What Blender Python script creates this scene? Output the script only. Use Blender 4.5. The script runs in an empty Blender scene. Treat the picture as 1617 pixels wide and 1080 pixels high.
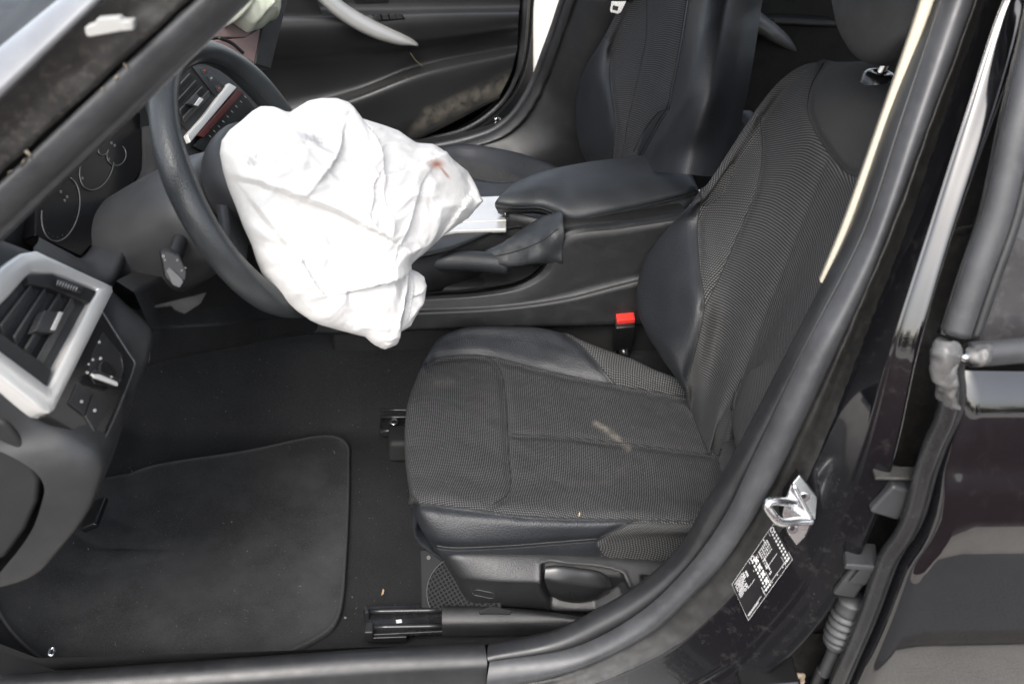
import bpy, bmesh, math, random
import numpy as np
from mathutils import Vector, Matrix, noise
from mathutils.bvhtree import BVHTree
random.seed(7); np.random.seed(3)
R = math.radians
scene = bpy.context.scene
COL = scene.collection

# ---------------------------------------------------------------- camera
CAM = np.array([0.0, -1.325, 1.235]); YAW, PIT, ROL = R(7.07), R(32.64), R(3.81); FPX = 1540.0
def _cam_axes():
    f = np.array([math.sin(YAW)*math.cos(PIT), math.cos(YAW)*math.cos(PIT), -math.sin(PIT)])
    r = np.array([math.cos(YAW), -math.sin(YAW), 0.0]); u = np.cross(r, f)
    c, s = math.cos(ROL), math.sin(ROL)
    return np.array([c*r+s*u, -s*r+c*u, f])
AX = _cam_axes()
cam_d = bpy.data.cameras.new('camera'); cam = bpy.data.objects.new('camera', cam_d); COL.objects.link(cam)
cam.matrix_world = Matrix(((AX[0][0], AX[1][0], -AX[2][0], CAM[0]), (AX[0][1], AX[1][1], -AX[2][1], CAM[1]),
                           (AX[0][2], AX[1][2], -AX[2][2], CAM[2]), (0, 0, 0, 1)))
cam_d.sensor_width = 36.0; cam_d.lens = FPX/1617*36.0; cam_d.clip_start = 0.02; cam_d.clip_end = 3000
cam_d.dof.use_dof = True; cam_d.dof.focus_distance = 1.72; cam_d.dof.aperture_fstop = 5.0
scene.camera = cam

# ---------------------------------------------------------------- sky, sun, exposure
SUN_EL, SUN_AZ = R(48), R(200)            # azimuth of the sun measured from +Y, clockwise
world = bpy.data.worlds.new('World'); scene.world = world; world.use_nodes = True
wt = world.node_tree; bg = wt.nodes['Background']
sky = wt.nodes.new('ShaderNodeTexSky'); sky.sky_type = 'NISHITA'; sky.sun_disc = False
sky.sun_elevation = SUN_EL; sky.sun_rotation = SUN_AZ; sky.dust_density = 4.0; sky.ozone_density = 1.0
hs = wt.nodes.new('ShaderNodeHueSaturation'); hs.inputs['Saturation'].default_value = 0.45
wt.links.new(sky.outputs[0], hs.inputs['Color']); wt.links.new(hs.outputs[0], bg.inputs['Color'])
bg.inputs['Strength'].default_value = 0.15
sun_d = bpy.data.lights.new('sun', 'SUN'); sun_d.energy = 0.55; sun_d.angle = R(25); sun_d.color = (1.0, 0.97, 0.93)
sun = bpy.data.objects.new('sun', sun_d); COL.objects.link(sun)
sdir = Vector((math.sin(SUN_AZ)*math.cos(SUN_EL), math.cos(SUN_AZ)*math.cos(SUN_EL), math.sin(SUN_EL)))
sun.rotation_euler = sdir.to_track_quat('Z', 'Y').to_euler()
scene.view_settings.view_transform = 'Standard'; scene.view_settings.look = 'None'
scene.view_settings.gamma = 1.0; scene.view_settings.exposure = 1.68

# ---------------------------------------------------------------- geometry helpers
def ray(px, py):
    return AX.T @ np.array([(px-808.5)/FPX, -(py-540)/FPX, 1.0])
def P(px, py, x=None, y=None, z=None):
    """the point of the place seen at that photo pixel on the plane x=, y= or z="""
    d = ray(px, py)
    t = (x-CAM[0])/d[0] if x is not None else (y-CAM[1])/d[1] if y is not None else (z-CAM[2])/d[2]
    return CAM+d*t
class Plane:
    def __init__(s, p, n): s.p = np.array(p, float); s.n = np.array(n, float)/np.linalg.norm(n)
    def __call__(s, px, py, off=0.0):
        d = ray(px, py); q = s.p+s.n*off
        return CAM+d*(s.n.dot(q-CAM)/s.n.dot(d))
    @staticmethod
    def three(a, b, c):
        a, b, c = map(np.array, (a, b, c)); n = np.cross(b-a, c-a)
        if n.dot(CAM-a) < 0: n = -n
        return Plane(a, n)
def Y(v, pts): return [P(p[0], p[1], y=(p[2] if len(p) > 2 else v)) for p in pts]
def Z(v, pts): return [P(p[0], p[1], z=(p[2] if len(p) > 2 else v)) for p in pts]
def project(A):
    d = (np.asarray(A)-CAM) @ AX.T
    return np.stack([808.5+FPX*d[..., 0]/d[..., 2], 540-FPX*d[..., 1]/d[..., 2]], -1)
def cr(pts, n, closed=False):
    """smooth curve through pts, n samples evenly spaced along it"""
    p = np.array(pts, float)
    if closed: p = np.vstack([p[-1], p, p[0], p[1]])
    else: p = np.vstack([2*p[0]-p[1], p, 2*p[-1]-p[-2]])
    out = []
    for i in range(1, len(p)-2):
        p0, p1, p2, p3 = p[i-1:i+3]
        t0 = 0; t1 = max(np.linalg.norm(p1-p0), 1e-6)**.5; t2 = t1+max(np.linalg.norm(p2-p1), 1e-6)**.5; t3 = t2+max(np.linalg.norm(p3-p2), 1e-6)**.5
        for t in np.linspace(t1, t2, 24, endpoint=False):
            a1 = (t1-t)/(t1-t0)*p0+(t-t0)/(t1-t0)*p1; a2 = (t2-t)/(t2-t1)*p1+(t-t1)/(t2-t1)*p2; a3 = (t3-t)/(t3-t2)*p2+(t-t2)/(t3-t2)*p3
            b1 = (t2-t)/(t2-t0)*a1+(t-t0)/(t2-t0)*a2; b2 = (t3-t)/(t3-t1)*a2+(t-t1)/(t3-t1)*a3
            out.append((t2-t)/(t2-t1)*b1+(t-t1)/(t2-t1)*b2)
    out.append(p[-2]); out = np.array(out)
    s = np.concatenate([[0], np.cumsum(np.linalg.norm(np.diff(out, axis=0), axis=1))])
    q = np.linspace(0, s[-1], n+1)[:-1] if closed else np.linspace(0, s[-1], n)
    return np.stack([np.interp(q, s, out[:, k]) for k in range(3)], 1)
def loft(curves, nu, nv):
    """grid [nv][nu] through the curves (each resampled to nu)"""
    cs = np.array([cr(c, nu) for c in curves])
    return np.stack([cr(cs[:, i], nv) for i in range(nu)], 1)
def loft_lin(curves, nu, per=1):
    cs = np.array([cr(c, nu) for c in curves]); rows = []
    for a, b in zip(cs[:-1], cs[1:]):
        for k in range(per): rows.append(a+(b-a)*k/per)
    rows.append(cs[-1]); return np.array(rows)
BASE = {}
def empty(name, loc, label, cat, group=None):
    o = bpy.data.objects.new(name, None); COL.objects.link(o); o.location = loc; o.empty_display_size = .05
    o['label'] = label; o['category'] = cat
    if group: o['group'] = group
    BASE[o] = np.array(loc, float); return o
def tag(o, label, cat, group=None):
    o['label'] = label; o['category'] = cat
    if group: o['group'] = group
    return o
def link(name, verts, faces, mat, parent=None, smooth=True, uv=None, kind=None, attrs=None):
    v = np.array(verts, float)
    base = BASE[parent] if parent is not None else np.array([(v[:, 0].min()+v[:, 0].max())/2, (v[:, 1].min()+v[:, 1].max())/2, v[:, 2].min()])
    me = bpy.data.meshes.new(name); me.from_pydata((v-base).tolist(), [], faces)
    if uv is not None:
        l = me.uv_layers.new(name='UVMap'); idx = np.empty(len(me.loops), int); me.loops.foreach_get('vertex_index', idx)
        l.data.foreach_set('uv', np.asarray(uv)[idx].ravel())
    for k, a in (attrs or {}).items():
        at = me.attributes.new(k, 'FLOAT', 'POINT'); at.data.foreach_set('value', np.asarray(a, float).ravel())
    bm = bmesh.new(); bm.from_mesh(me); bmesh.ops.recalc_face_normals(bm, faces=bm.faces); bm.to_mesh(me); bm.free()
    if smooth: me.polygons.foreach_set('use_smooth', [True]*len(me.polygons))
    me.materials.append(mat); o = bpy.data.objects.new(name, me); COL.objects.link(o)
    if parent is not None: o.parent = parent
    else: o.location = base
    BASE[o] = base
    if kind: o['kind'] = kind
    return o
def grid_faces(nv, nu, cu=False, cv=False):
    f = []
    for j in range(nv if cv else nv-1):
        for i in range(nu if cu else nu-1):
            a, b = (i+1) % nu, (j+1) % nv
            f.append((j*nu+i, j*nu+a, b*nu+a, b*nu+i))
    return f
def grid(name, G, mat, parent=None, attrs=None, cu=False, cv=False, caps=False, thick=0, **kw):
    nv, nu = G.shape[:2]
    du = np.concatenate([np.zeros((nv, 1)), np.cumsum(np.linalg.norm(np.diff(G, axis=1), axis=2), 1)], 1)
    dv = np.concatenate([np.zeros((1, nu)), np.cumsum(np.linalg.norm(np.diff(G, axis=0), axis=2), 0)], 0)
    du = du-du.mean(1, keepdims=True); dv = dv-dv.mean(0, keepdims=True)
    uv = np.stack([du, dv], -1).reshape(-1, 2); F = grid_faces(nv, nu, cu, cv)
    if caps:
        if cu: F += [tuple(range(nu))[::-1], tuple((nv-1)*nu+i for i in range(nu))]
        if cv: F += [tuple(j*nu for j in range(nv)), tuple(j*nu+nu-1 for j in range(nv))[::-1]]
    o = link(name, G.reshape(-1, 3), F, mat, parent, uv=uv, attrs=attrs, **kw)
    if thick:
        m = o.modifiers.new('thickness', 'SOLIDIFY'); m.thickness = thick; m.offset = 0
    return o
def tube_grid(path, r, ns=10, n=None, closed=False, flat=1.0, up=(0, 0, 1)):
    p = cr(path, n, closed) if n else np.array(path, float)
    r = np.full(len(p), r, float) if np.isscalar(r) else np.interp(np.linspace(0, 1, len(p)), np.linspace(0, 1, len(r)), r)
    t = np.gradient(p, axis=0)
    if closed: t = np.roll(p, -1, 0)-np.roll(p, 1, 0)
    t /= np.linalg.norm(t, axis=1)[:, None]+1e-12
    a = np.array(up, float); rows = []
    for i in range(len(p)):
        a = a-t[i]*a.dot(t[i])
        if np.linalg.norm(a) < 1e-3: a = np.cross(t[i], [1, 0, .1])
        a = a/np.linalg.norm(a); b = np.cross(t[i], a)
        th = np.linspace(0, 2*math.pi, ns, endpoint=False)
        rows.append(p[i]+r[i]*(np.cos(th)[:, None]*a*flat+np.sin(th)[:, None]*b))
        if closed: a = np.array(up, float)
    return np.array(rows)
def tube(name, path, r, mat, parent=None, ns=10, n=None, closed=False, flat=1.0, up=(0, 0, 1), **kw):
    return grid(name, tube_grid(path, r, ns, n, closed, flat, up), mat, parent, cu=True, cv=closed, caps=not closed, **kw)
def prism(name, outline, vec, mat, parent=None, bevel=0.0, segs=2, smooth=True, **kw):
    """solid: the outline (3-D points) pushed along vec"""
    o3 = np.array(outline, float); n = len(o3); v = np.vstack([o3, o3+np.array(vec)])
    f = [tuple(range(n)), tuple(range(n, 2*n))[::-1]]+[(i, (i+1) % n, n+(i+1) % n, n+i) for i in range(n)]
    o = link(name, v, f, mat, parent, smooth=False, **kw)
    if bevel:
        m = o.modifiers.new('bevel', 'BEVEL'); m.width = bevel; m.segments = segs; m.limit_method = 'ANGLE'; m.angle_limit = R(25)
        if smooth: o.data.polygons.foreach_set('use_smooth', [True]*len(o.data.polygons)); w = o.modifiers.new('wn', 'WEIGHTED_NORMAL'); w.keep_sharp = True
    return o
def rbox(name, c, ax, size, mat, parent=None, bevel=.004, segs=3, taper=1.0, **kw):
    """box with rounded edges; ax = three axes, size = full sizes; taper shrinks the +third-axis end"""
    ax = [np.array(a, float)/np.linalg.norm(a) for a in ax]; c = np.array(c, float); q = []
    for s2 in (-1, 1):
        k = taper if s2 > 0 else 1
        for s0, s1 in ((-1, -1), (1, -1), (1, 1), (-1, 1)):
            q.append(c+ax[0]*s0*size[0]/2*k+ax[1]*s1*size[1]/2*k+ax[2]*s2*size[2]/2)
    q = np.array(q)
    o = link(name, q, [(0, 1, 2, 3), (7, 6, 5, 4), (0, 4, 5, 1), (1, 5, 6, 2), (2, 6, 7, 3), (3, 7, 4, 0)], mat, parent, smooth=True, **kw)
    if bevel:
        m = o.modifiers.new('bevel', 'BEVEL'); m.width = bevel; m.segments = segs; m.limit_method = 'NONE'
        w = o.modifiers.new('wn', 'WEIGHTED_NORMAL'); w.keep_sharp = True
    return o
def disc(name, c, n, r, mat, parent=None, h=.002, ns=20, **kw):
    c = np.array(c, float); n = np.array(n, float)/np.linalg.norm(n); a = np.cross(n, [.3, .1, 1]); a /= np.linalg.norm(a); b = np.cross(n, a)
    th = np.linspace(0, 2*math.pi, ns, endpoint=False); ring = c+r*(np.cos(th)[:, None]*a+np.sin(th)[:, None]*b)
    return prism(name, ring, n*h, mat, parent, bevel=min(h*.4, r*.2), **kw)
def poly_sd(q, poly):
    """signed pixel distance to a closed polygon, positive inside"""
    q = np.asarray(q, float); p = np.array(poly, float); ins = np.zeros(q.shape[:-1], bool); d = np.full(q.shape[:-1], 1e9)
    for a, b in zip(p, np.roll(p, -1, 0)):
        e = b-a; t = np.clip(((q-a) @ e)/(e @ e+1e-9), 0, 1); d = np.minimum(d, np.linalg.norm(q-a-t[..., None]*e, axis=-1))
        c = ((a[1] > q[..., 1]) != (b[1] > q[..., 1])) & (q[..., 0] < (b[0]-a[0])*(q[..., 1]-a[1])/(b[1]-a[1]+1e-12)+a[0]); ins ^= c
    return np.where(ins, d, -d)
def line_d(q, pts):
    q = np.asarray(q, float); p = np.array(pts, float); d = np.full(q.shape[:-1], 1e9)
    for a, b in zip(p[:-1], p[1:]):
        e = b-a; t = np.clip(((q-a) @ e)/(e @ e+1e-9), 0, 1); d = np.minimum(d, np.linalg.norm(q-a-t[..., None]*e, axis=-1))
    return d
def cr2(pts, n):
    return cr([(a, b, 0) for a, b in pts], n)[:, :2]
def normals(G):
    n = np.cross(np.gradient(G, axis=1), np.gradient(G, axis=0)); n /= np.linalg.norm(n, axis=2)[..., None]+1e-12
    s = np.sign((n*(CAM-G)).sum(-1)); return n, s
def groove(G, lines, depth=.004, w=5.0):
    n, s = normals(G); q = project(G); front = s != 0
    d = np.full(G.shape[:2], 0.0)
    for l in lines: d = np.maximum(d, np.exp(-(line_d(q, cr2(l, 60))/w)**2))
    vis = (np.abs((n*(CAM-G)).sum(-1)) > .15)
    return G-(n*s[..., None])*(d*depth*vis)[..., None]
class Surf:
    def __init__(s, G):
        nv, nu = G.shape[:2]; s.t = BVHTree.FromPolygons([Vector(v) for v in G.reshape(-1, 3)], grid_faces(nv, nu))
    def hit(s, px, py, off=.0005):
        d = Vector(ray(px, py)).normalized(); l, n, i, t = s.t.ray_cast(Vector(CAM), d)
        if l is None: return None
        if n.dot(d) > 0: n = -n
        return np.array(l+n*off)
    def path(s, pts, n=60, off=.0005):
        h = [s.hit(x, y, off) for x, y in cr2(pts, n)]; return [p for p in h if p is not None]
def seam(surf, pts, mat, parent, r=.0011, off=.0002, n=70, name='seam'):
    p = surf.path(pts, n, off)
    if len(p) > 4: return tube(name, p, r, mat, parent, ns=6)

# ---------------------------------------------------------------- materials
class NB:
    def __init__(s, name):
        s.m = bpy.data.materials.new(name); s.m.use_nodes = True; s.t = s.m.node_tree; s.b = s.t.nodes['Principled BSDF']
    def n(s, typ, **kw):
        x = s.t.nodes.new(typ)
        for k, v in kw.items(): setattr(x, k, v)
        return x
    def put(s, sock, v):
        if isinstance(v, bpy.types.NodeSocket): s.t.links.new(v, sock)
        elif isinstance(v, tuple) and len(v) == 3 and sock.type == 'RGBA': sock.default_value = (*v, 1)
        else: sock.default_value = v
    def math(s, op, a, b=0.0, clamp=False):
        x = s.n('ShaderNodeMath', operation=op, use_clamp=clamp); s.put(x.inputs[0], a); s.put(x.inputs[1], b); return x.outputs[0]
    def mix(s, f, a, b):
        x = s.n('ShaderNodeMix', data_type='RGBA'); s.put(x.inputs[0], f); s.put(x.inputs[6], a); s.put(x.inputs[7], b); return x.outputs[2]
    def mixf(s, f, a, b):
        x = s.n('ShaderNodeMix', data_type='FLOAT'); s.put(x.inputs[0], f); s.put(x.inputs[2], a); s.put(x.inputs[3], b); return x.outputs[0]
    def co(s, which='Object'): return s.n('ShaderNodeTexCoord').outputs[which]
    def noise(s, sc, det=3, rough=.55, vec=None):
        x = s.n('ShaderNodeTexNoise'); x.inputs['Scale'].default_value = sc; x.inputs['Detail'].default_value = det; x.inputs['Roughness'].default_value = rough
        s.t.links.new(vec or s.co(), x.inputs['Vector']); return x.outputs[0]
    def vor(s, sc, vec=None, feature='F1'):
        x = s.n('ShaderNodeTexVoronoi', feature=feature); x.inputs['Scale'].default_value = sc; s.t.links.new(vec or s.co(), x.inputs['Vector']); return x.outputs[0]
    def rng(s, v, a, b, c=0.0, d=1.0):
        x = s.n('ShaderNodeMapRange'); s.put(x.inputs[0], v)
        for i, k in enumerate((a, b, c, d)): x.inputs[i+1].default_value = k
        return x.outputs[0]
    def attr(s, name): return s.n('ShaderNodeAttribute', attribute_name=name).outputs['Fac']
    def bump(s, h, strength=.3, dist=.001):
        x = s.n('ShaderNodeBump'); x.inputs['Strength'].default_value = strength; x.inputs['Distance'].default_value = dist
        s.put(x.inputs['Height'], h); s.t.links.new(x.outputs[0], s.b.inputs['Normal'])
    def set(s, **kw):
        for k, v in kw.items(): s.put(s.b.inputs[k.replace('_', ' ')], v)
        return s
def g(v, b=1.0): return (v, v*(1+.02*b), v*(1+.05*b))
def plain(name, col, rough=.5, metal=0.0, spec=.5, coat=0.0, grain=0.0, gscale=900, var=.25, vscale=9, dust=0.0, dustcol=(.15, .148, .14)):
    k = NB(name); v = k.noise(vscale, 4); c = k.mix(k.rng(v, .3, .7), tuple(x*(1-var) for x in col), tuple(x*(1+var) for x in col))
    rr = k.mixf(k.rng(k.noise(vscale*3.1, 3), .3, .7), rough*.88, min(1, rough*1.12))
    if dust:
        d = k.math('MULTIPLY', k.rng(k.noise(vscale*4+13, 6, .7), .5, .72), dust); c = k.mix(d, c, dustcol); rr = k.mixf(d, rr, .9)
    k.set(Base_Color=c, Roughness=rr, Metallic=metal, Specular_IOR_Level=spec)
    if coat: k.set(Coat_Weight=coat, Coat_Roughness=.03)
    if grain: k.bump(k.noise(gscale, 2), grain, .0006)
    return k.m
def leatherish(k):
    v = k.vor(420); n = k.noise(70, 3); return k.math('ADD', k.math('MULTIPLY', v, 1.3), k.math('MULTIPLY', n, .6))
def leather(name, col, rough=.42):
    k = NB(name); c = k.mix(k.rng(k.noise(14, 4), .3, .7), tuple(x*.8 for x in col), tuple(x*1.2 for x in col))
    k.set(Base_Color=c, Roughness=k.mixf(k.noise(25, 3), rough*.8, rough*1.25), Specular_IOR_Level=.45); k.bump(leatherish(k), .25, .0008); return k.m
def weave(k, pitch, rot=45.0, stag=True):
    """height 0..1 of a knitted cloth laid along the UV map (metres)"""
    mp = k.n('ShaderNodeMapping'); mp.inputs['Rotation'].default_value = (0, 0, R(rot)); k.t.links.new(k.co('UV'), mp.inputs[0])
    sep = k.n('ShaderNodeSeparateXYZ'); k.t.links.new(mp.outputs[0], sep.inputs[0]); f = 2*math.pi/pitch
    su = k.math('SINE', k.math('MULTIPLY', sep.outputs[0], f)); sv = k.math('SINE', k.math('MULTIPLY', sep.outputs[1], f))
    return k.math('ADD', k.math('MULTIPLY', k.math('MULTIPLY', su, sv), .5), .5)
def ribs(k, pitch, along=0, cross=.0022):
    sep = k.n('ShaderNodeSeparateXYZ'); k.t.links.new(k.co('UV'), sep.inputs[0]); f = 2*math.pi/pitch
    a = k.math('SINE', k.math('MULTIPLY', sep.outputs[along], f)); b = k.math('SINE', k.math('MULTIPLY', sep.outputs[1-along], 2*math.pi/cross))
    return k.math('ADD', k.math('MULTIPLY', a, .5), k.math('ADD', k.math('MULTIPLY', b, .1), .5))
LEA = (.0145, .0160, .0185); FABD = (.013, .0132, .0138); FABL = (.080, .0808, .082)
def seat_cloth(name, kind):
    """cloth panels with leather where the 'leather' attribute is positive; 'knit' and 'smooth' pick other cloths"""
    k = NB(name); le = k.rng(k.attr('leather'), -.6, .6)
    if kind == 'cushion':
        w = weave(k, .0051); col = k.mix(k.rng(w, .42, .88), FABD, FABL); h = w
        w2 = weave(k, .0064); kn = k.rng(k.attr('knit'), -.6, .6)
        col = k.mix(kn, col, k.mix(k.rng(w2, .4, .8), FABD, (.092, .093, .093))); h = k.mixf(kn, h, w2)
    else:
        w = ribs(k, .0047); col = k.mix(k.rng(w, .2, .9), (.014, .014, .0145), (.064, .0645, .065))
        w2 = weave(k, .0064); kn = k.rng(k.attr('knit'), -.6, .6)
        col = k.mix(kn, col, k.mix(k.rng(w2, .45, .8), FABD, (.105, .106, .106))); h = k.mixf(kn, w, w2)
        sm = k.rng(k.attr('smooth'), -.6, .6); w3 = weave(k, .003)
        col = k.mix(sm, col, k.mix(w3, (.026, .026, .027), (.036, .036, .036))); h = k.mixf(sm, h, k.math('MULTIPLY', w3, .3))
    dirt = k.math('MULTIPLY', k.attr('stain'), k.rng(k.noise(60, 4, .7), .3, .7)); col = k.mix(k.math('MULTIPLY', dirt, .75), col, (.20, .18, .15))
    col = k.mix(k.math('MULTIPLY', k.rng(k.noise(7, 4, .6), .45, .75), .12), col, (.09, .088, .083))
    col = k.mix(k.rng(k.noise(420, 1, .3), .785, .82, 0, .55), col, (.3, .29, .27))
    lc = k.mix(k.rng(k.noise(14, 4), .3, .7), tuple(x*.8 for x in LEA), tuple(x*1.2 for x in LEA))
    k.set(Base_Color=k.mix(le, col, lc), Roughness=k.mixf(le, .88, .50), Specular_IOR_Level=k.mixf(le, .2, .45))
    k.bump(k.mixf(le, k.math('MULTIPLY', h, 1.6), leatherish(k)), .35, .0009); return k.m
def carpet(name, col, dusty=.35):
    k = NB(name); fine = k.math('ADD', k.math('MULTIPLY', k.noise(1400, 2, .7), .5), k.math('MULTIPLY', k.noise(420, 3, .75), .5)); c = k.mix(k.rng(fine, .34, .66), tuple(x*.45 for x in col), tuple(x*1.7 for x in col))
    c = k.mix(k.math('MULTIPLY', k.rng(k.noise(5, 5, .65), .42, .72), dusty), c, tuple(x*2.2 for x in col))
    c = k.mix(k.rng(k.vor(260), .045, .02, 0, .35), c, (.2, .19, .17)) if False else c
    sp = k.math('MULTIPLY', k.rng(k.noise(330, 1, .3), .775, .82), .6); c = k.mix(sp, c, (.22, .2, .17))
    k.set(Base_Color=c, Roughness=.95, Specular_IOR_Level=.12); k.bump(fine, .6, .002); return k.m
M_plas = plain('black_textured_plastic', g(.013, 2), .44, grain=.35, gscale=1300, dust=.06)
M_plas2 = plain('dark_grey_plastic', g(.022, 2), .5, grain=.3, gscale=1100, dust=.05)
M_dash = plain('dashboard_soft_plastic', g(.018, 2), .5, grain=.4, gscale=900, dust=.05)
M_smooth = plain('smooth_black_plastic', g(.010), .22)
M_deep = plain('dark_interior_plastic', g(.008), .7)
M_rub = plain('grey_black_rubber', (.014, .0145, .0158), .42, dust=.06, dustcol=(.12, .12, .12), vscale=14, grain=.15)
M_rubl = plain('weathered_rubber', (.036, .037, .040), .42, dust=.12, dustcol=(.14, .14, .14), vscale=16, grain=.15)
M_lea = leather('black_leather', LEA); M_lea2 = leather('worn_black_leather', (.024, .0265, .029), .46)
M_rimlea = leather('steering_wheel_leather', (.030, .033, .035), .30)
M_seam = plain('stitching_thread', g(.012), .8); M_seaml = plain('pale_stitching', g(.05), .8)
M_cush = seat_cloth('seat_cushion_cloth', 'cushion'); M_back = seat_cloth('seat_back_cloth', 'back')
M_carp = carpet('floor_carpet_pile', (.0155, .016, .0165)); M_mat = carpet('mat_pile', (.023, .0235, .024), .8)
M_hem = plain('mat_edge_binding', g(.022), .8, grain=.4, gscale=700)
M_silver = plain('brushed_silver_trim', (.68, .675, .65), .32, metal=.5, grain=.08, gscale=700, var=.05)
M_zinc = plain('bare_zinc_metal', (.74, .75, .76), .25, metal=1.0, var=.06, vscale=30, grain=.03, gscale=300)
M_chrome = plain('chrome', (.75, .75, .76), .1, metal=1.0, var=.05)
M_steel = plain('black_steel', (.05, .05, .052), .3, metal=.7)
M_cream = plain('cream_trim', (.40, .365, .29), .6, var=.06)
M_crumb = plain('tan_dirt_crumb', (.15, .13, .10), .9)
M_red = plain('red_button_plastic', (.62, .035, .025), .4, var=.06)
M_white = plain('white_print', (.5, .5, .5), .6, var=.05)
M_grey = plain('light_grey_plastic', (.30, .30, .30), .4)
M_dirtwhite = plain('broken_white_plastic', (.30, .30, .29), .6, dust=.6)
M_amber = plain('dark_red_trim', (.055, .010, .008), .25)
def paint(name, dusty=.25, film=0):
    k = NB(name); d = k.math('MULTIPLY', k.rng(k.noise(45, 8, .75), .55, .8), dusty)
    sp = k.rng(k.noise(260, 2, .5), .73, .77, 0, .5*min(1, dusty*3)); dd = k.math('MAXIMUM', d, sp)
    k.set(Base_Color=k.mix(dd, (.004, .004, .005), (.16, .15, .135)), Roughness=k.mixf(dd, .07, .7), Coat_Weight=k.mixf(dd, 1.0, 0.0), Coat_Roughness=.02, Coat_IOR=1.55)
    if film:
        sp_ = k.n('ShaderNodeSeparateXYZ'); k.t.links.new(k.co(), sp_.inputs[0]); f_ = k.rng(k.math('ADD', sp_.outputs[2], k.math('MULTIPLY', k.noise(8, 3), .12)), film+.06, film-.06)
        k.set(Coat_Weight=k.math('MULTIPLY', k.mixf(dd, 1.0, 0.0), k.mixf(f_, 1.0, .16)), Roughness=k.mixf(dd, k.mixf(f_, .07, .24), .7), Specular_IOR_Level=k.mixf(f_, .5, .14))
    k.bump(k.noise(9, 2), .06, .01); return k.m
M_paint = paint('black_gloss_paint', .14, .86); M_paintclean = paint('black_door_paint', .05); M_paintdirty = plain('dirty_black_sealer', (.010, .0095, .009), .55, var=.5, vscale=30, dust=.35, dustcol=(.09, .08, .065))
def glass_mat(name, col, rough=.04, tr=.0):
    k = NB(name); k.set(Base_Color=col, Roughness=rough, Transmission_Weight=tr, Specular_IOR_Level=.22); return k.m
M_glassdark = plain('dark_tinted_glass', (.035, .034, .036), .12, dust=.2)
M_lens = glass_mat('instrument_lens', (.004, .004, .005), .3)
def airbag_mat():
    k = NB('white_airbag_cloth'); n = k.noise(30, 5, .7)
    c = k.mix(k.rng(n, .3, .75), (.60, .598, .59), (.53, .525, .515))
    c = k.mix(k.math('MULTIPLY', k.attr('stain'), k.rng(k.noise(40, 4), .1, .4)), c, (.30, .13, .09))
    c = k.mix(k.math('MULTIPLY', k.attr('warm_tint'), .45), c, (.66, .60, .57)); c = k.mix(k.attr('print'), c, (.30, .30, .31))
    k.set(Base_Color=c, Roughness=.75, Specular_IOR_Level=.25); k.bump(k.math('ADD', k.noise(90, 5, .65), k.math('MULTIPLY', k.noise(1500, 1), .25)), .35, .004); return k.m
M_bag = airbag_mat()

# ================================================================ THE SETTING
GZ = -0.28
def ground_mat(name, col, sc=3.0, rough=.9, fine=140):
    k = NB(name); a = k.noise(sc, 6, .65); b = k.noise(fine, 3, .6)
    c = k.mix(k.rng(a, .3, .7), tuple(x*.8 for x in col), tuple(x*1.15 for x in col)); c = k.mix(k.math('MULTIPLY', k.rng(b, .35, .75), .35), c, tuple(x*.55 for x in col))
    k.set(Base_Color=c, Roughness=rough, Specular_IOR_Level=.25); k.bump(k.math('ADD', a, b), .4, .01); return k.m
def sheet(name, x0, x1, y0, y1, z, mat, h=None):
    nx, ny = 24, 12; xs, ys = np.linspace(x0, x1, nx), np.linspace(y0, y1, ny); G = np.array([[(x, y, z) for x in xs] for y in ys])
    o = grid(name, G, mat, kind='structure'); return o
M_conc = ground_mat('pale_concrete', (.42, .405, .37)); M_asph = ground_mat('asphalt', (.13, .13, .13), 2.0); M_kerb = ground_mat('kerb_stone', (.45, .42, .38), 6)
sheet('ground', -400, 400, -400, 400, GZ, M_conc)
sheet('road', -60, 60, -1.24, -.935, GZ+.005, M_asph)
M_maroon = ground_mat('dark_reddish_reflector', (.034, .011, .013), 3.0); sheet('maroon_reflector', -60, 60, -9.0, -1.36, GZ+.005, M_maroon)  # unseen sheet added so the rear door mirrors a dark maroon band
def block(name, x0, x1, y0, y1, z0, z1, mat):
    o = rbox(name, ((x0+x1)/2, (y0+y1)/2, (z0+z1)/2), ((1, 0, 0), (0, 1, 0), (0, 0, 1)), (x1-x0, y1-y0, z1-z0), mat, bevel=.015); o['kind'] = 'structure'; return o
sheet('kerb', -60, 60, -1.36, -1.24, GZ+.006, M_kerb)
M_gutter = ground_mat('gutter_dirt', (.10, .09, .08), 8); sheet('gutter', -60, 60, -.935, -.90, GZ+.006, M_gutter)
# verge and low wall on the far side, seen through the gap of the far door
M_wall = ground_mat('pale_rendered_wall', (.55, .53, .49), 4)
sheet('dry_ground_strip', -6, 8, 2.65, 2.80, GZ+.006, ground_mat('dry_grass_soil', (.30, .27, .17), 30))
wall = rbox('boundary_wall', (1.0, 2.95, GZ+.45), ((1, 0, 0), (0, 1, 0), (0, 0, 1)), (14, .3, .9), M_wall, bevel=.02)
tag(wall, 'pale rendered wall outside, behind the gap of the far front door', 'wall')

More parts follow.
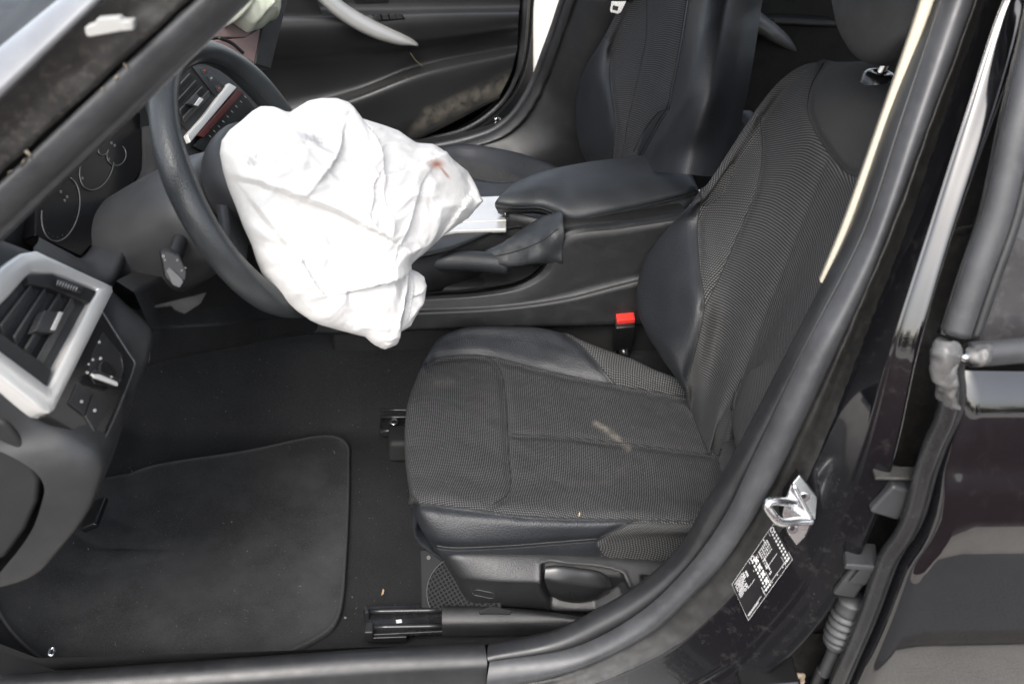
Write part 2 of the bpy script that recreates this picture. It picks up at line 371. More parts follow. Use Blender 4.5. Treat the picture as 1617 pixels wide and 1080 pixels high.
rng_ = np.random.RandomState(11); tv, tf = [], []
for c_ in range(46):
    cx, cy, hh = rng_.uniform(-34, 40), rng_.uniform(-30, -22), rng_.uniform(1.8, 4.6); rr = rng_.uniform(1.6, 3.4)
    for q_ in range(260):
        d_ = rng_.normal(size=3); d_ /= np.linalg.norm(d_); p_ = np.array([cx, cy, GZ+hh*.5])+d_*np.array([rr, rr*.8, hh*.52])*rng_.uniform(.55, 1.0)
        u_ = rng_.normal(size=3); u_ /= np.linalg.norm(u_); w_ = np.cross(u_, d_); s_ = rng_.uniform(.15, .4); k_ = len(tv)
        tv += [p_-u_*s_, p_+w_*s_*.6, p_+u_*s_, p_-w_*s_*.6]; tf.append((k_, k_+1, k_+2, k_+3))
link('far_trees', tv, tf, plain('tree_foliage', (.045, .062, .028), .8, var=.4), smooth=False, kind='stuff')

# ================================================================ CAR BODY
body = empty('car_body', (0.2, .37, GZ), 'black car body with open front doorway, dirty pillars and rubber door seal', 'car')
# --- floor carpet and tunnel
def carpet_height(x, y):
    toe = max(0, -(x+.52))*.75
    tun = .17/(1+math.exp(-(y-.285)/.012))*(1 if y < .37 else 1/(1+math.exp((y-.47)/.012)))
    side = .10/(1+math.exp((y+.345)/.010))
    return toe+max(tun, 0)+side+.003*noise.noise((x*6, y*6, .3))
xs, ys = np.linspace(-.95, 1.0, 110), np.concatenate([np.linspace(-.365, .5, 110), np.linspace(.52, 1.12, 16)])
G = np.array([[(x, y, carpet_height(x, y)) for x in xs] for y in ys]); grid('floor_carpet', G, M_carp, body)
# underbody pan closes the floor from below
rbox('floor_pan', (.1, .37, -.05), ((1, 0, 0), (0, 1, 0), (0, 0, 1)), (2.4, 1.55, .05), M_steel, body, bevel=.01)
# --- door opening: seal, B pillar, sill
Lin = [(1545,-220,-.30),(1505,-120,-.31),(1468,0,-.325),(1405,180,-.345),(1344,359,-.355),(1300,452,-.36),(1250,548,-.36),(1160,720,-.365),(1110,805,-.37),(1073,868,-.37),(1007,928,-.375),(940,968,-.378),(873,1000,-.38),(770,1022,-.382)]
Lsil = [(600,1032,-.385),(400,1046,-.385),(165,1063,-.385),(-120,1083,-.385)]
Lmid = [(1571,-220,-.335),(1530,-120,-.345),(1490,0,-.36),(1431,180,-.378),(1372,359,-.388),(1327,452,-.39),(1277,545,-.392),(1193,720,-.395),(1140,827,-.397),(1079,907,-.4),(1007,973,-.402),(907,1025,-.404),(773,1048,-.405)]
Lmsil = [(600,1058,-.405),(400,1072,-.405),(165,1090,-.405),(-120,1110,-.405)]
Lout = [(1619,-220,-.335),(1580,-120,-.345),(1540,0,-.36),(1473,180,-.378),(1405,359,-.39),(1370,450,-.394),(1325,548,-.396),(1243,722,-.40),(1202,800,-.402),(1137,897,-.404),(1077,958,-.406),(1030,1000,-.408),(940,1046,-.41),(873,1068,-.41),(770,1092,-.41)]
Losil = [(600,1104,-.41),(400,1118,-.41),(165,1136,-.41),(-120,1156,-.41)]
def tumble(b): return .122*max(0, (640-b)/640)**1.1
def C3(l, dy=0.0, dx=0.0): return [P(a+dx, b, y=c+dy+tumble(b)) for a, b, c in l]
nS = 150
# inner pillar trim (black plastic facing the seat), lip, groove
ci, cm, co_ = cr(C3(Lin), nS), cr(C3(Lmid), nS), cr(C3(Lout), nS)
inner = CAM+(ci-CAM)*1.07+np.array([.03, 0, -.03]); inner2 = CAM+(ci-CAM)*1.035+np.array([.010, 0, -.010])
grid('inner_pillar_trim', np.array([inner, inner2, ci+np.array([.003, .012, -.005]), ci, ci*.72+cm*.28+np.array([-.002, -.007, .002]), ci*.4+cm*.6+np.array([-.002, -.008, .002]), cm+np.array([0, .004, 0]), cm+np.array([0, .02, 0])]), M_rub, body)
sealg = np.array([cm+np.array([0, .018, 0]), cm+np.array([0, .002, 0])]+[cm*(1-t)+co_*t+np.array([-.25, -.9, .15])*(.018*math.sin(math.pi*min(1, t*1.02))**.8) for t in np.linspace(.06, .98, 9)]+[co_+np.array([0, .015, 0])])
grid('door_seal', sealg, M_rubl, body)
# --- sill trim
s_i, s_m, s_o = cr(C3([Lin[-1]]+Lsil), 60), cr(C3([Lmid[-1]]+Lmsil), 60), cr(C3([Lout[-1]]+Losil), 60)
gap = np.array([-.0035, 0, 0])
grid('sill_trim', np.array([s_i+[-.0035, .04, -.05], s_i+[-.0035, .014, -.004], s_i+gap, s_i*.6+s_m*.4+np.array([-.0035, 0, .003]), s_m+gap+[0, 0, .001], s_m+gap+[0, -.003, -.006], s_m*.5+s_o*.5+[-.0035, -.004, -.002], s_o+gap, s_o+gap+[0, 0, -.06]]), M_rub, body)
# --- painted B pillar
Lp1 = [(1640,-220,-.335),(1600,-120,-.345),(1560,0,-.355),(1493,180,-.37),(1428,359,-.385),(1345,548,-.39),(1262,722,-.394),(1222,800,-.396),(1155,900,-.398),(1092,962,-.40),(1045,1004,-.402),(950,1056,-.404),(880,1082,-.404),(770,1104,-.404)]
Lp2 = [(1690,-220,-.385),(1650,-120,-.395),(1585,0,-.405),(1525,180,-.418),(1468,359,-.428),(1408,548,-.435),(1366,700,-.437),(1322,815,-.439),(1270,915,-.44),(1215,985,-.44),(1165,1035,-.44),(1080,1085,-.44),(960,1125,-.44),(820,1150,-.44)]
Lp3 = [(1750,-220,-.39),(1708,-120,-.40),(1638,0,-.41),(1572,180,-.425),(1508,359,-.437),(1452,548,-.447),(1418,700,-.452),(1385,815,-.455),(1340,915,-.456),(1292,990,-.457),(1240,1045,-.458),(1150,1110,-.458),(1000,1170,-.458),(850,1200,-.458)]
p1, p2, p3 = cr(C3(Lp1), nS), cr(C3(Lp2), nS), cr(C3(Lp3), nS)
w = np.array([-.01, -.004, -.004])
hgt = np.clip((p2[:, 2]-.45)/.25, 0, 1)[:, None]
def prow(t, dlow, dup): return p1*(1-t)+p2*t+np.array([0, 1, 0])*(dlow*(1-hgt)+dup*hgt)
fl_rows = [co_+[0, .012, 0], prow(.0, .016, .022), prow(.18, .014, .020), prow(.30, .010, .016), prow(.36, .009, .012)]
Gfl = loft(fl_rows, nS, 40)
for j in range(1, 40):
    for i in range(nS): Gfl[j, i] += np.array(noise.noise_vector(Vector(Gfl[j, i]*60)))*.0012
grid('pillar_flange', Gfl, plain('dirty_black_flange', (.007, .007, .0068), .5, var=.5, vscale=40, dust=.10, dustcol=(.07, .065, .055)), body)
rows = [prow(.35, .012, .014), prow(.37, .009, .004), prow(.42, .008, .003), prow(.7, .004, .0015), prow(.95, .0005, .0005), p2, p2*.93+p3*.07+np.array([0, .0022, 0]), p2*.86+p3*.14, p2*.5+p3*.5+np.array([0, -.0008, 0]), p2*.08+p3*.92, p3+[.003, .004, 0], p3+[.006, .03, 0], p3+[.012, .09, 0], p3+[.03, .10, 0]]
grid('side_pillar', loft(rows, nS, 90), M_paint, body)
grid('pillar_recess', np.array([p3+[.03, .10, 0], p3+[.10, .10, 0], p3+[.30, .10, .0]]), M_paintdirty, body)
# cream trim strip beside the seal
cream = [(1525,-220),(1495,-120),(1463,0),(1400,185),(1338,359),(1302,446)]
ca = [P(a-6, b, y=-.340+tumble(b)) for i, (a, b) in enumerate(cream)]; cb = [P(a+13-i*.4, b+3, y=-.343+tumble(b)) for i, (a, b) in enumerate(cream)]
cg = loft_lin([ca, cb], 50, 3); cg2 = np.concatenate([cg, cg[::-1]+np.array([.002, .012, 0])]); grid('cream_edge_trim', cg2, M_cream, body, cv=True)
# --- A pillar: windscreen edge, painted strip, dirty flange, rubber seal
def apl(pts, yv): return [P(a, b, y=yv+.00020*(i*0)) for i, (a, b) in enumerate(pts)]
def ext(p0, p1, y0, y1, bow=0.0):
    out = []
    for t in np.linspace(-.6, 1.7, 12):
        out.append(P(p0[0]+(p1[0]-p0[0])*t, p0[1]+(p1[1]-p0[1])*t+bow*(t*(1-t)), y=y0+(y1-y0)*t))
    return np.array(cr(out, 90))
a0 = ext((0, 62), (75, 0), -.40, -.385); a1 = ext((0, 78), (94, 0), -.41, -.395); a2 = ext((0, 148), (152, 0), -.452, -.435)
a3 = ext((0, 158), (172, 0), -.440, -.424); a4 = ext((0, 275), (300, 0), -.435, -.415); a5 = ext((0, 290), (312, 0), -.428, -.41); a6 = ext((0, 384), (398, 0), -.405, -.385, 8); a6m = ext((0, 340), (365, 0), -.42, -.40); 
grid('windscreen_surround', np.array([a0+[-.02, .03, .0], a0, a1, a1+[.0, -.004, 0]]), M_rub, body)
grid('front_pillar_paint', loft([a1+[0, .004, 0], a1+[.0, -.008, .002], a1*.5+a2*.5+[0, -.010, .004], a2, a2+[.003, .012, -.003]], 90, 20), plain('sky_sheen_pillar_paint', (.16, .165, .175), .16, coat=1.0, dust=.1), body)  # grey base colour carries the white sky mirrored in this black paint
def rough_rows(rows, amp, sc):
    Gr = np.array(rows)
    for j in range(Gr.shape[0]):
        for i in range(Gr.shape[1]): Gr[j, i] += np.array(noise.noise_vector(Vector(Gr[j, i]*sc)))*amp
    return Gr
grid('front_pillar_flange', rough_rows(loft_lin([a2+[.003, .010, -.002], a3, a3*.5+a4*.5+[0, .006, 0], a4+[0, .003, 0], a4+[0, .012, 0], a5+[0, .012, 0]], 90, 4), .0018, 45), M_paintdirty, body)
grid('front_pillar_seal', loft([a5+[0, .016, 0], a5+[0, -.004, 0], a5*.6+a6*.4+[0, -.014, .004], a6m*.6+a6*.4+[0, -.006, 0], a6m*.45+a6*.55+[0, -.004, 0], a6m*.2+a6*.8+[0, -.007, .001], a6+[0, -.002, 0], a6+[0, .012, .002], a6+[-.005, .05, .01]], 90, 40), M_rubl, body)
grid('front_pillar_trim', loft([a6+[-.004, .012, .002], a6+[-.01, .06, .0], a6+[-.05, .10, .0]], 90, 8), M_dash, body, thick=.003)
for i_ in range(13):
    k_ = random.randint(18, 70); c_ = a5[k_]+np.array([random.uniform(-.003, .003), -.006, random.uniform(-.004, .004)]); cr_ = random.uniform(.0012, .0035)
    rbox('dirt_crumb', c_, (np.random.rand(3)-.5, np.random.rand(3)-.5, np.random.rand(3)-.5), (cr_*2.4, cr_, cr_), M_crumb, body, bevel=0)
# windscreen, roof, far side frame
def arr(*a): return np.array(a, float)
wtop, wbot = [], []
gw = np.array([[a0[i]*(1-t)+(a0[i]*[1, 0, 1]+[-.06*math.sin(math.pi*t), 1.13-.02, .02*math.sin(math.pi*t)])*t for i in range(0, 90, 6)] for t in np.linspace(0, 1, 14)])
k = NB('windscreen_glass'); k.set(Base_Color=(.92, .96, .94), Roughness=.0, Transmission_Weight=1.0, IOR=1.02, Specular_IOR_Level=.5); 
mixn = k.n('ShaderNodeMixShader'); tr = k.n('ShaderNodeBsdfTransparent'); tr.inputs[0].default_value = (.86, .9, .88, 1); gl = k.n('ShaderNodeBsdfGlossy'); gl.inputs['Roughness'].default_value = .01
fr = k.n('ShaderNodeFresnel'); fr.inputs[0].default_value = 1.5
k.t.links.new(fr.outputs[0], mixn.inputs[0]); k.t.links.new(tr.outputs[0], mixn.inputs[1]); k.t.links.new(gl.outputs[0], mixn.inputs[2]); k.t.links.new(mixn.outputs[0], k.t.nodes['Material Output'].inputs[0])
grid('windscreen', gw, k.m, body)
rf = np.array([[(x, y, 1.17+.05*math.sin(math.pi*(y+.30)/1.34)-.06*((x-.5)/.9)**2*(1 if x > .5 else .6)) for x in np.linspace(.06, 1.45, 20)] for y in np.linspace(-.30, 1.04, 16)])
grid('roof', rf, M_paintclean, body, thick=.03)

# ================================================================ DRIVER SEAT
seat = empty('front_seat', (.25, -.02, 0), 'black cloth and leather front seat nearest the camera, with side lever and headrest', 'car seat')
def nose(first, dx=.012, drop=.04, dx2=.045, drop2=.13):
    f = np.array(first); return [f+[dx2, 0, -drop2], f+[dx, 0, -drop2*.62], f+[.0015, 0, -drop], f]
def tail(last): l = np.array(last); return [l+[.05, .0, -.004], l+[.12, .0, -.01]]
def zc(pts, nz=True, **k):
    q = [P(a, b, z=c) for a, b, c in pts]
    return (nose(q[0], **k)+q[1:] if nz else q)+tail(q[-1])
def yc(pts, pre):
    q = [P(a, b, y=c) for a, b, c in pts]; f = q[0]
    return [f+np.array(v) for v in pre]+q+[q[-1]+np.array([.06, 0, -.003]), q[-1]+np.array([.13, 0, -.006])]
cus = [
    yc([(700,884,-.235),(760,884,-.245),(850,884,-.248),(950,886,-.248),(1060,894,-.248)], [(.012,.10,-.012),(.004,.05,-.008)]),
    yc([(684,864,-.238),(712,869,-.252),(800,866,-.256),(880,861,-.257),(945,856,-.257),(1050,850,-.257),(1110,848,-.257)], [(.03,.10,-.018),(.006,.045,-.008)]),
    yc([(667,838,-.236),(690,848,-.256),(760,850,-.264),(850,846,-.266),(940,841,-.266),(1050,838,-.266),(1110,838,-.266)], [(.035,.11,-.05),(.006,.05,-.02)]),
    zc([(653,790,.232),(664,798,.236),(720,801,.238),(830,815,.236),(960,820,.232),(1050,822,.226),(1110,826,.222)], dx=.004, drop=.03),
    zc([(645,745,.232),(665,748,.238),(720,750,.238),(830,757,.232),(960,765,.226),(1050,775,.218),(1125,785,.208)]),
    zc([(641,700,.232),(662,700,.238),(720,700,.238),(830,704,.230),(960,715,.224),(1050,728,.215),(1128,742,.203)]),
    zc([(645,635,.232),(668,632,.238),(730,632,.238),(830,640,.230),(960,656,.224),(1040,672,.216),(1110,690,.204)]),
    zc([(660,590,.232),(684,574,.238),(740,566,.238),(800,572,.236),(880,590,.232),(960,606,.228),(1030,617,.220),(1086,630,.212)]),
    zc([(672,562,.238),(694,545,.250),(740,532,.254),(800,534,.256),(870,546,.256),(940,570,.250),(1010,592,.240),(1080,612,.226)]),
    zc([(684,545,.240),(704,527,.256),(740,518,.262),(800,516,.266),(870,522,.266),(930,543,.260),(1000,568,.250),(1077,600,.236)]),
]
r9 = [np.array(p) for p in cus[-1]]
cus += [[p+[0, .022, -.022] for p in r9], [p+[0, .03, -.08] for p in r9]]
Gc = loft(cus, 170, 150)
seam_x = [(690,566),(735,560),(770,564),(789,584),(797,620),(800,660),(803,720),(806,765),(800,782),(776,797)]
seam_l = [(800,685),(860,688),(960,697),(1050,708),(1122,718)]
seam_f = [(676,570),(700,563),(765,562),(850,582),(960,606),(1020,616),(1084,627)]
seam_n = [(653,794),(720,801),(830,815),(960,820),(1105,823)]
seam_p = [(690,866),(712,869),(800,866),(880,860),(942,855)]
seam_bf = [(893,528),(920,548),(950,582),(972,607)]; seam_bn = [(1008,819),(975,836),(943,855),(956,884)]
Gc = groove(Gc, [seam_x, seam_l], .0045, 6); Gc = groove(Gc, [seam_f, seam_n], .006, 8); Gc = groove(Gc, [seam_p], .004, 5); Gc = groove(Gc, [seam_bf, seam_bn], .003, 5)
for j in range(Gc.shape[0]):
    for i in range(Gc.shape[1]):
        v = Gc[j, i]; Gc[j, i, 2] += .0022*noise.noise(Vector(v*17))+.0012*noise.noise(Vector(v*43))
q = project(Gc)
lea_far = [(600,600),(660,584),(700,563),(765,561),(850,582),(960,606),(972,607),(950,582),(920,548),(893,528),(880,480),(640,480)]
lea_near = [(600,800),(653,794),(720,801),(830,815),(960,820),(1008,819),(975,836),(943,855),(956,900),(600,960)]
knit_a = [(893,528),(920,548),(950,582),(972,607),(1030,617),(1100,630),(1110,560),(900,480)]; knit_b = [(1008,819),(975,836),(943,855),(956,910),(1200,920),(1200,822)]
stain = np.maximum(np.clip(1-line_d(q, [(940,668),(960,680),(985,700),(992,708)])/7, 0, 1), np.clip(1-np.hypot((q[..., 0]-692)/38, (q[..., 1]-604)/16), 0, 1)*.35)
stain = np.maximum(stain, np.clip(1-np.hypot((q[..., 0]-988)/7, (q[..., 1]-706)/5), 0, 1)); stain = np.maximum(stain, np.clip(1-np.abs(line_d(q, [(850,745),(900,765),(960,760),(990,735)]))/9, 0, 1)*.10)
cushion = grid('seat_cushion', Gc, M_cush, seat, attrs={'leather': np.maximum(poly_sd(q, lea_far), poly_sd(q, lea_near)), 'knit': np.maximum(poly_sd(q, knit_a), poly_sd(q, knit_b)), 'stain': stain})
S_c = Surf(Gc)
for s in (seam_x, seam_l, seam_f, seam_n, seam_p, seam_bf, seam_bn): seam(S_c, s, M_seam, cushion)
seam(S_c, [(x, y-5) for x, y in seam_p], M_seaml, cushion, .0008)
# under-cushion body closes the foam from below
rbox('cushion_base', (.27, -.04, .125), ((1, 0, -.06), (0, 1, 0), (.06, 0, 1)), (.40, .34, .09), M_deep, seat, bevel=.02)

BN = np.array([1, 0, -.235]); BN = BN/np.linalg.norm(BN)
BP = Plane((.505, 0, .25), -BN)
def bc(pts): return [BP(a, b, f) for a, b, f in pts]
b1 = bc([(1085,640,.0),(1078,612,.03),(1045,565,.065),(1018,520,.088),(1005,470,.097),(1018,412,.097),(1060,355,.088),(1110,300,.075),(1160,225,.05),(1200,165,.03),(1235,125,.004),(1270,103,-.03),(1310,96,-.06)])
b15 = bc([(1088,645,-.0),(1085,612,.03),(1062,560,.068),(1042,520,.085),(1036,470,.09),(1044,412,.088),(1075,355,.078),(1116,310,.068),(1165,235,.045),(1207,170,.025),(1240,128,.0),(1275,105,-.03),(1314,97,-.06)])
b2 = bc([(1092,652,-.005),(1095,600,.022),(1101,545,.042),(1110,480,.052),(1103,415,.058),(1102,355,.058),(1126,303,.048),(1178,235,.03),(1218,170,.01),(1250,132,-.01),(1285,110,-.035),(1320,98,-.06)])
b3 = bc([(1104,680,-.004),(1118,600,.004),(1135,520,.012),(1165,415,.018),(1197,320,.018),(1218,245,.012),(1247,172,.0),(1276,135,-.015),(1312,109,-.04),(1340,98,-.062)])
b4 = bc([(1120,715,-.004),(1140,640,0),(1168,550,.0),(1215,425,.0),(1265,305,0),(1300,222,0),(1325,160,-.008),(1345,120,-.03),(1360,106,-.05),(1378,99,-.07)])
Y0 = -.035
def mirror(c): return [np.array([p[0], 2*Y0-p[1], p[2]]) for p in c]
bm_ = [ (np.array(p)*.5+np.array(m)*.5) for p, m in zip(cr(b4, 20), mirror(cr(b4, 20)))]
bm_ = [np.array([p[0]+.004, Y0-.03, p[2]]) for p in bm_]
order = [b1, b15, b2, b3, b4]
def back_of(c, d=.085, dy=-.01):  # outer shell behind the ridge
    return [np.array(p)+BN*d+np.array([0, dy, 0]) for p in c]
back = [back_of(b1, .10, -.035), back_of(b1, .04, .0)]+order
# the near half mirrors the far half
mir = [[p+BN*d for p in mirror(c)] for c, d in ((b3, .004), (b2, .03), (b15, .062), (b1, .068))]+[mirror(back_of(b1, .04, .0)), mirror(back_of(b1, .10, -.035))]
Gb = loft(back+[bm_]+mir, 190, 190)
sb_far = [(1108,305),(1101,360),(1104,420),(1112,480),(1100,545),(1085,600)]
sb_knit = [(1199,184),(1204,240),(1194,300),(1170,360),(1140,430),(1112,486)]
sb_up = [(1300,100),(1281,135),(1275,175),(1286,205),(1306,238),(1325,262),(1340,274),(1370,278)]
sb_fold = [(1303,250),(1284,300),(1262,355),(1232,430),(1200,510),(1165,610),(1140,690),(1128,760)]
Gb = groove(Gb, [sb_far], .006, 8); Gb = groove(Gb, [sb_knit], .0035, 6); Gb = groove(Gb, [sb_up], .005, 7); Gb = groove(Gb, [sb_fold], .003, 6)
q = project(Gb)
lea_b = [(1108,305),(1101,360),(1104,420),(1112,480),(1100,545),(1085,600),(1082,660),(1000,640),(960,480),(1000,380),(1085,300),(1112,290)]
knit_p = [(1199,184),(1204,240),(1194,300),(1170,360),(1140,430),(1112,486),(1104,420),(1101,360),(1108,305),(1085,300),(1150,215),(1190,150)]
up_p = [(1300,60),(1281,135),(1275,175),(1286,205),(1306,238),(1325,262),(1340,274),(1480,282),(1480,40)]
n_, _ = normals(Gb)
front = (Gb-np.array([.505, 0, .25])) @ BN < .05
backrest = grid('backrest', Gb, M_back, seat, attrs={'leather': np.where(front, poly_sd(q, lea_b), -9), 'knit': np.where(front, poly_sd(q, knit_p), -9), 'smooth': np.where(front, poly_sd(q, up_p), 9), 'stain': np.zeros(Gb.shape[:2])})
S_b = Surf(Gb)
for s in (sb_far, sb_knit, sb_up, [(x+7, y+3) for x, y in sb_up[3:]]): seam(S_b, s, M_seam, backrest)
# rear shell of the backrest
shell = np.array([[Gb[j, i]+BN*.0 for i in range(0, 190, 10)] for j in (0, -1)]); mid = (shell[0]+shell[1])/2+BN*.06
grid('back_shell', loft([shell[0]-[0, .002, 0], shell[0]*.7+mid*.3+BN*.03, mid, shell[1]*.7+mid*.3+BN*.03, shell[1]+[0, .002, 0]], 60, 24), M_plas, seat)
# headrest
hp = S_b.hit(1388, 123, 0.0)
hb = np.array(hp)+np.array([.012, 0, .012])
def headrest():
    rows = []
    spec = [(-.155,.55,.10),(-.150,.75,.02),(-.12,.95,.0),(-.06,1.0,-.002),(0,1.0,-.004),(.06,1.0,-.002),(.12,.95,0),(.150,.75,.02),(.155,.55,.10)]
    prof = [(-.045,.0),(-.062,.03),(-.07,.09),(-.062,.15),(-.03,.185),(.02,.185),(.05,.15),(.055,.08),(.045,.02),(.0,-.008)]
    for yy, sc, _ in spec:
        c = np.array([hp[0]-.032, hp[1]-.075+yy*1.12, hp[2]+.050]); mz = .085; zf = .10*max(0, (abs(yy)-.04)/.12)**1.1
        rows.append([c+np.array([x*sc+.235*z, 0, max(mz+(z-mz)*sc, zf+z*.25)]) for x, z in prof])
    return rows
hr = headrest(); Gh = np.stack([cr(np.array(r), 60, True) for r in hr]); Gh = np.stack([cr(Gh[:, i], 70) for i in range(60)], 1)
head = grid('headrest', Gh, plain('headrest_cloth', (.026, .026, .027), .8, grain=.5, gscale=800), seat, cu=True, caps=True)
sx = [[p for p in cr(np.array(hr[k])+np.array([0, d, 0]), 60, True)] for k, d in ((2, .0), (6, .0))]
for pth in sx: tube('seam', pth, .0014, M_seam, head, ns=6, closed=True)
for yy in (hp[1], hp[1]-.14):
    c = np.array([hp[0], yy, hp[2]]); tube('headrest_post', [c+[-.012, 0, -.05], c+[.0, 0, 0], c+[.02, 0, .08]], .0065, M_chrome, seat, ns=14, n=8)
    th = np.linspace(0, 2*math.pi, 32, endpoint=False)
    pr = [(.007, .002), (.012, .005), (.0185, .004), (.0235, -.001), (.026, -.012)]
    axn = np.array([.0, 0, 1.0]); 
    rg = np.array([[c+np.array([math.cos(t)*r, math.sin(t)*r*1.1, h+.004]) for t in th] for r, h in pr]); grid('post_collar', rg, M_smooth, seat, cu=True)

# side valance with lever recess
yv = -.262
def V(pts, y=yv): return [P(a, b, y=y) for a, b in pts]
SP = Plane((.2, -.262, .1), (0, -1, .12))
val_top = [SP(a, b, o) for a, b, o in [(700,884,-.03),(712,880,-.006),(760,880,.0),(850,881,.0),(950,887,.0),(1040,893,0),(1120,900,0)]]
val_mid = [SP(a, b, o) for a, b, o in [(718,914,-.03),(730,912,.006),(780,916,.020),(850,918,.024),(950,925,.024),(1040,930,.024),(1120,936,.024)]]
val_m2 = [SP(a, b, o) for a, b, o in [(720,918,-.03),(732,917,.003),(780,921,.018),(850,923,.022),(950,930,.022),(1040,935,.022),(1120,941,.022)]]
val_bot = [SP(a, b, o) for a, b, o in [(738,958,-.03),(748,955,-.016),(790,957,-.014),(850,960,-.012),(950,968,-.012),(1040,975,-.012),(1120,980,-.012)]]
Gv = loft([[p+np.array([.0, .05, .004]) for p in val_top], [p+np.array([.0, .012, .003]) for p in val_top], val_top, val_mid, val_m2, val_bot, [p+np.array([0, .03, -.004]) for p in val_bot]], 150, 80)
qv = project(Gv); rec = [(853,890),(868,886),(960,896),(984,904),(998,936),(985,948),(940,962),(868,962),(853,930)]
sd = poly_sd(qv, rec); Gv = Gv+np.array([0, 1, 0])*(np.clip(sd/7, 0, 1)*.022)[..., None]
rec2 = [(1012,908),(1050,912),(1050,940),(1014,930)]; Gv = Gv+np.array([0, 1, 0])*(np.clip(poly_sd(qv, rec2)/4, 0, 1)*.012)[..., None]
Gv = Gv-np.array([0, 1, 0])*(np.exp(-np.maximum(0, np.abs(poly_sd(qv, rec))-1.5)**2/9)*.0022)[..., None]
val = grid('side_valance', Gv, plain('grained_black_plastic', g(.016), .42, grain=.9, gscale=650), seat)
# recline lever
lr = [[SP(x, y, o) for x, y, o in row] for row in (
    [(863,897,-.010),(882,896,-.010),(915,900,-.010),(946,906,-.010),(958,914,-.010)],
    [(862,895,.010),(882,894,.012),(915,898,.012),(948,904,.012),(962,913,.008)],
    [(860,913,.020),(882,918,.024),(915,922,.024),(948,926,.023),(966,926,.014)],
    [(861,918,.019),(882,923,.022),(915,927,.022),(948,930,.021),(966,929,.013)],
    [(870,940,.002),(885,947,.0),(915,951,.0),(942,946,.0),(958,938,.0)],
    [(872,941,-.010),(886,948,-.010),(915,952,-.010),(940,947,-.010),(956,939,-.010)])]
grid('recline_lever', loft(lr, 50, 50), plain('satin_black_plastic', g(.016), .3, grain=.15), seat)
def ring(c, rx, rz, r, name, parent, m, tilt=.0):
    th = np.linspace(0, 2*math.pi, 24, endpoint=False)
    tube(name, [np.array(c)+np.array([math.cos(t)*rx, 0, math.sin(t)*rz+math.cos(t)*rx*tilt]) for t in th], r, m, parent, ns=6, closed=True)
S_v = Surf(Gv); tube('cover_slot', S_v.path([(747,934),(752,931),(765,933),(780,937),(781,942),(776,944),(760,941),(748,938),(746,935)], 40, .0003), .0009, M_plas2, val, ns=6)
prism('release_tab', [SP(a, b, .004) for a, b in [(812,944),(818,939),(832,940),(836,948),(812,948)]], (0, .012, 0), M_plas2, seat, bevel=.0015)
prism('side_switch', [SP(a, b, .006) for a, b in [(1018,914),(1050,918),(1050,936),(1018,928)]], (0, .015, 0), M_plas, seat, bevel=.002)
# perforated loudspeaker plate under the seat
plate_m = NB('perforated_black_plate'); mp = plate_m.n('ShaderNodeMapping'); mp.inputs['Rotation'].default_value = (0, 0, R(30)); plate_m.t.links.new(plate_m.co('UV'), mp.inputs[0])
vv = plate_m.n('ShaderNodeTexVoronoi', feature='F1'); vv.inputs['Randomness'].default_value = 0; vv.inputs['Scale'].default_value = 165; plate_m.t.links.new(mp.outputs[0], vv.inputs['Vector'])
dm = plate_m.rng(plate_m.attr('disc'), 0, 2); hole = plate_m.math('MULTIPLY', plate_m.rng(vv.outputs[0], .34, .24), dm)
plate_m.set(Base_Color=plate_m.mix(hole, g(.012), (.001, .001, .001)), Roughness=.6, Specular_IOR_Level=.12); plate_m.bump(plate_m.math('SUBTRACT', 1.0, hole), .8, .002)
PP_ = Plane(P(690, 920, y=-.225), (-.25, -.75, .6))
pg = np.array([[PP_(x+(y-870)*.02, y) for x in np.linspace(663, 790, 40)] for y in np.linspace(868, 965, 40)]); qp = project(pg)
discm = 58-np.hypot((qp[..., 0]-732)/1.0, (qp[..., 1]-935)/1.0)
grid('speaker_grille', pg-np.array([0, -1, 0])*.0, plate_m.m, seat, attrs={'disc': discm}, thick=.003)
pr_ = [PP_(732+58*math.cos(a), 935+58*math.sin(a), .001) for a in np.linspace(R(150), R(262), 20)]; tube('grille_rim', pr_, .0012, M_plas2, seat, ns=6)
disc('grille_screw', PP_(677, 880, .001), PP_.n, .004, M_plas, seat)
# runners
RZ = .045
def bar(name, x0y, x1y, z, r, m, parent, h=None):
    return tube(name, [P(*x0y, z=z), P(*x1y, z=z)], r, m, parent, ns=8)
rail_m = plain('oiled_black_steel', (.02, .02, .022), .25, metal=.4, dust=.15)
railn = prism('seat_runner', [P(578,962,z=.02), P(702,957,z=.02), P(702,1002,z=.02), P(580,1008,z=.02)], (0, 0, .008), rail_m, seat, bevel=.002)
for (a, b) in (((582,965),(700,963)), ((590,990),(700,988))):
    p0, p1 = P(*a, z=.035), P(*b, z=.035); tube('runner_lip', [p0, p1], .0042, M_steel, railn, ns=10, n=6)
prism('runner_side', [P(584,968,z=.034), P(700,966,z=.034), P(700,969,z=.022), P(584,972,z=.022)], (0, .002, 0), rail_m, railn)
rbox('runner_end_cap', P(583, 997, z=.03), ((1, 0, 0), (0, 1, 0), (0, 0, 1)), (.014, .022, .022), M_plas, railn, bevel=.003)
rbox('runner_clip', P(578, 968, z=.036), ((1, .3, 0), (-.3, 1, 0), (0, .2, 1)), (.006, .014, .016), M_steel, railn, bevel=.001)
rbox('runner_foot', P(612, 1005, z=.02), ((1, 0, 0), (0, 1, 0), (0, 0, 1)), (.06, .014, .012), M_smooth, railn, bevel=.002)
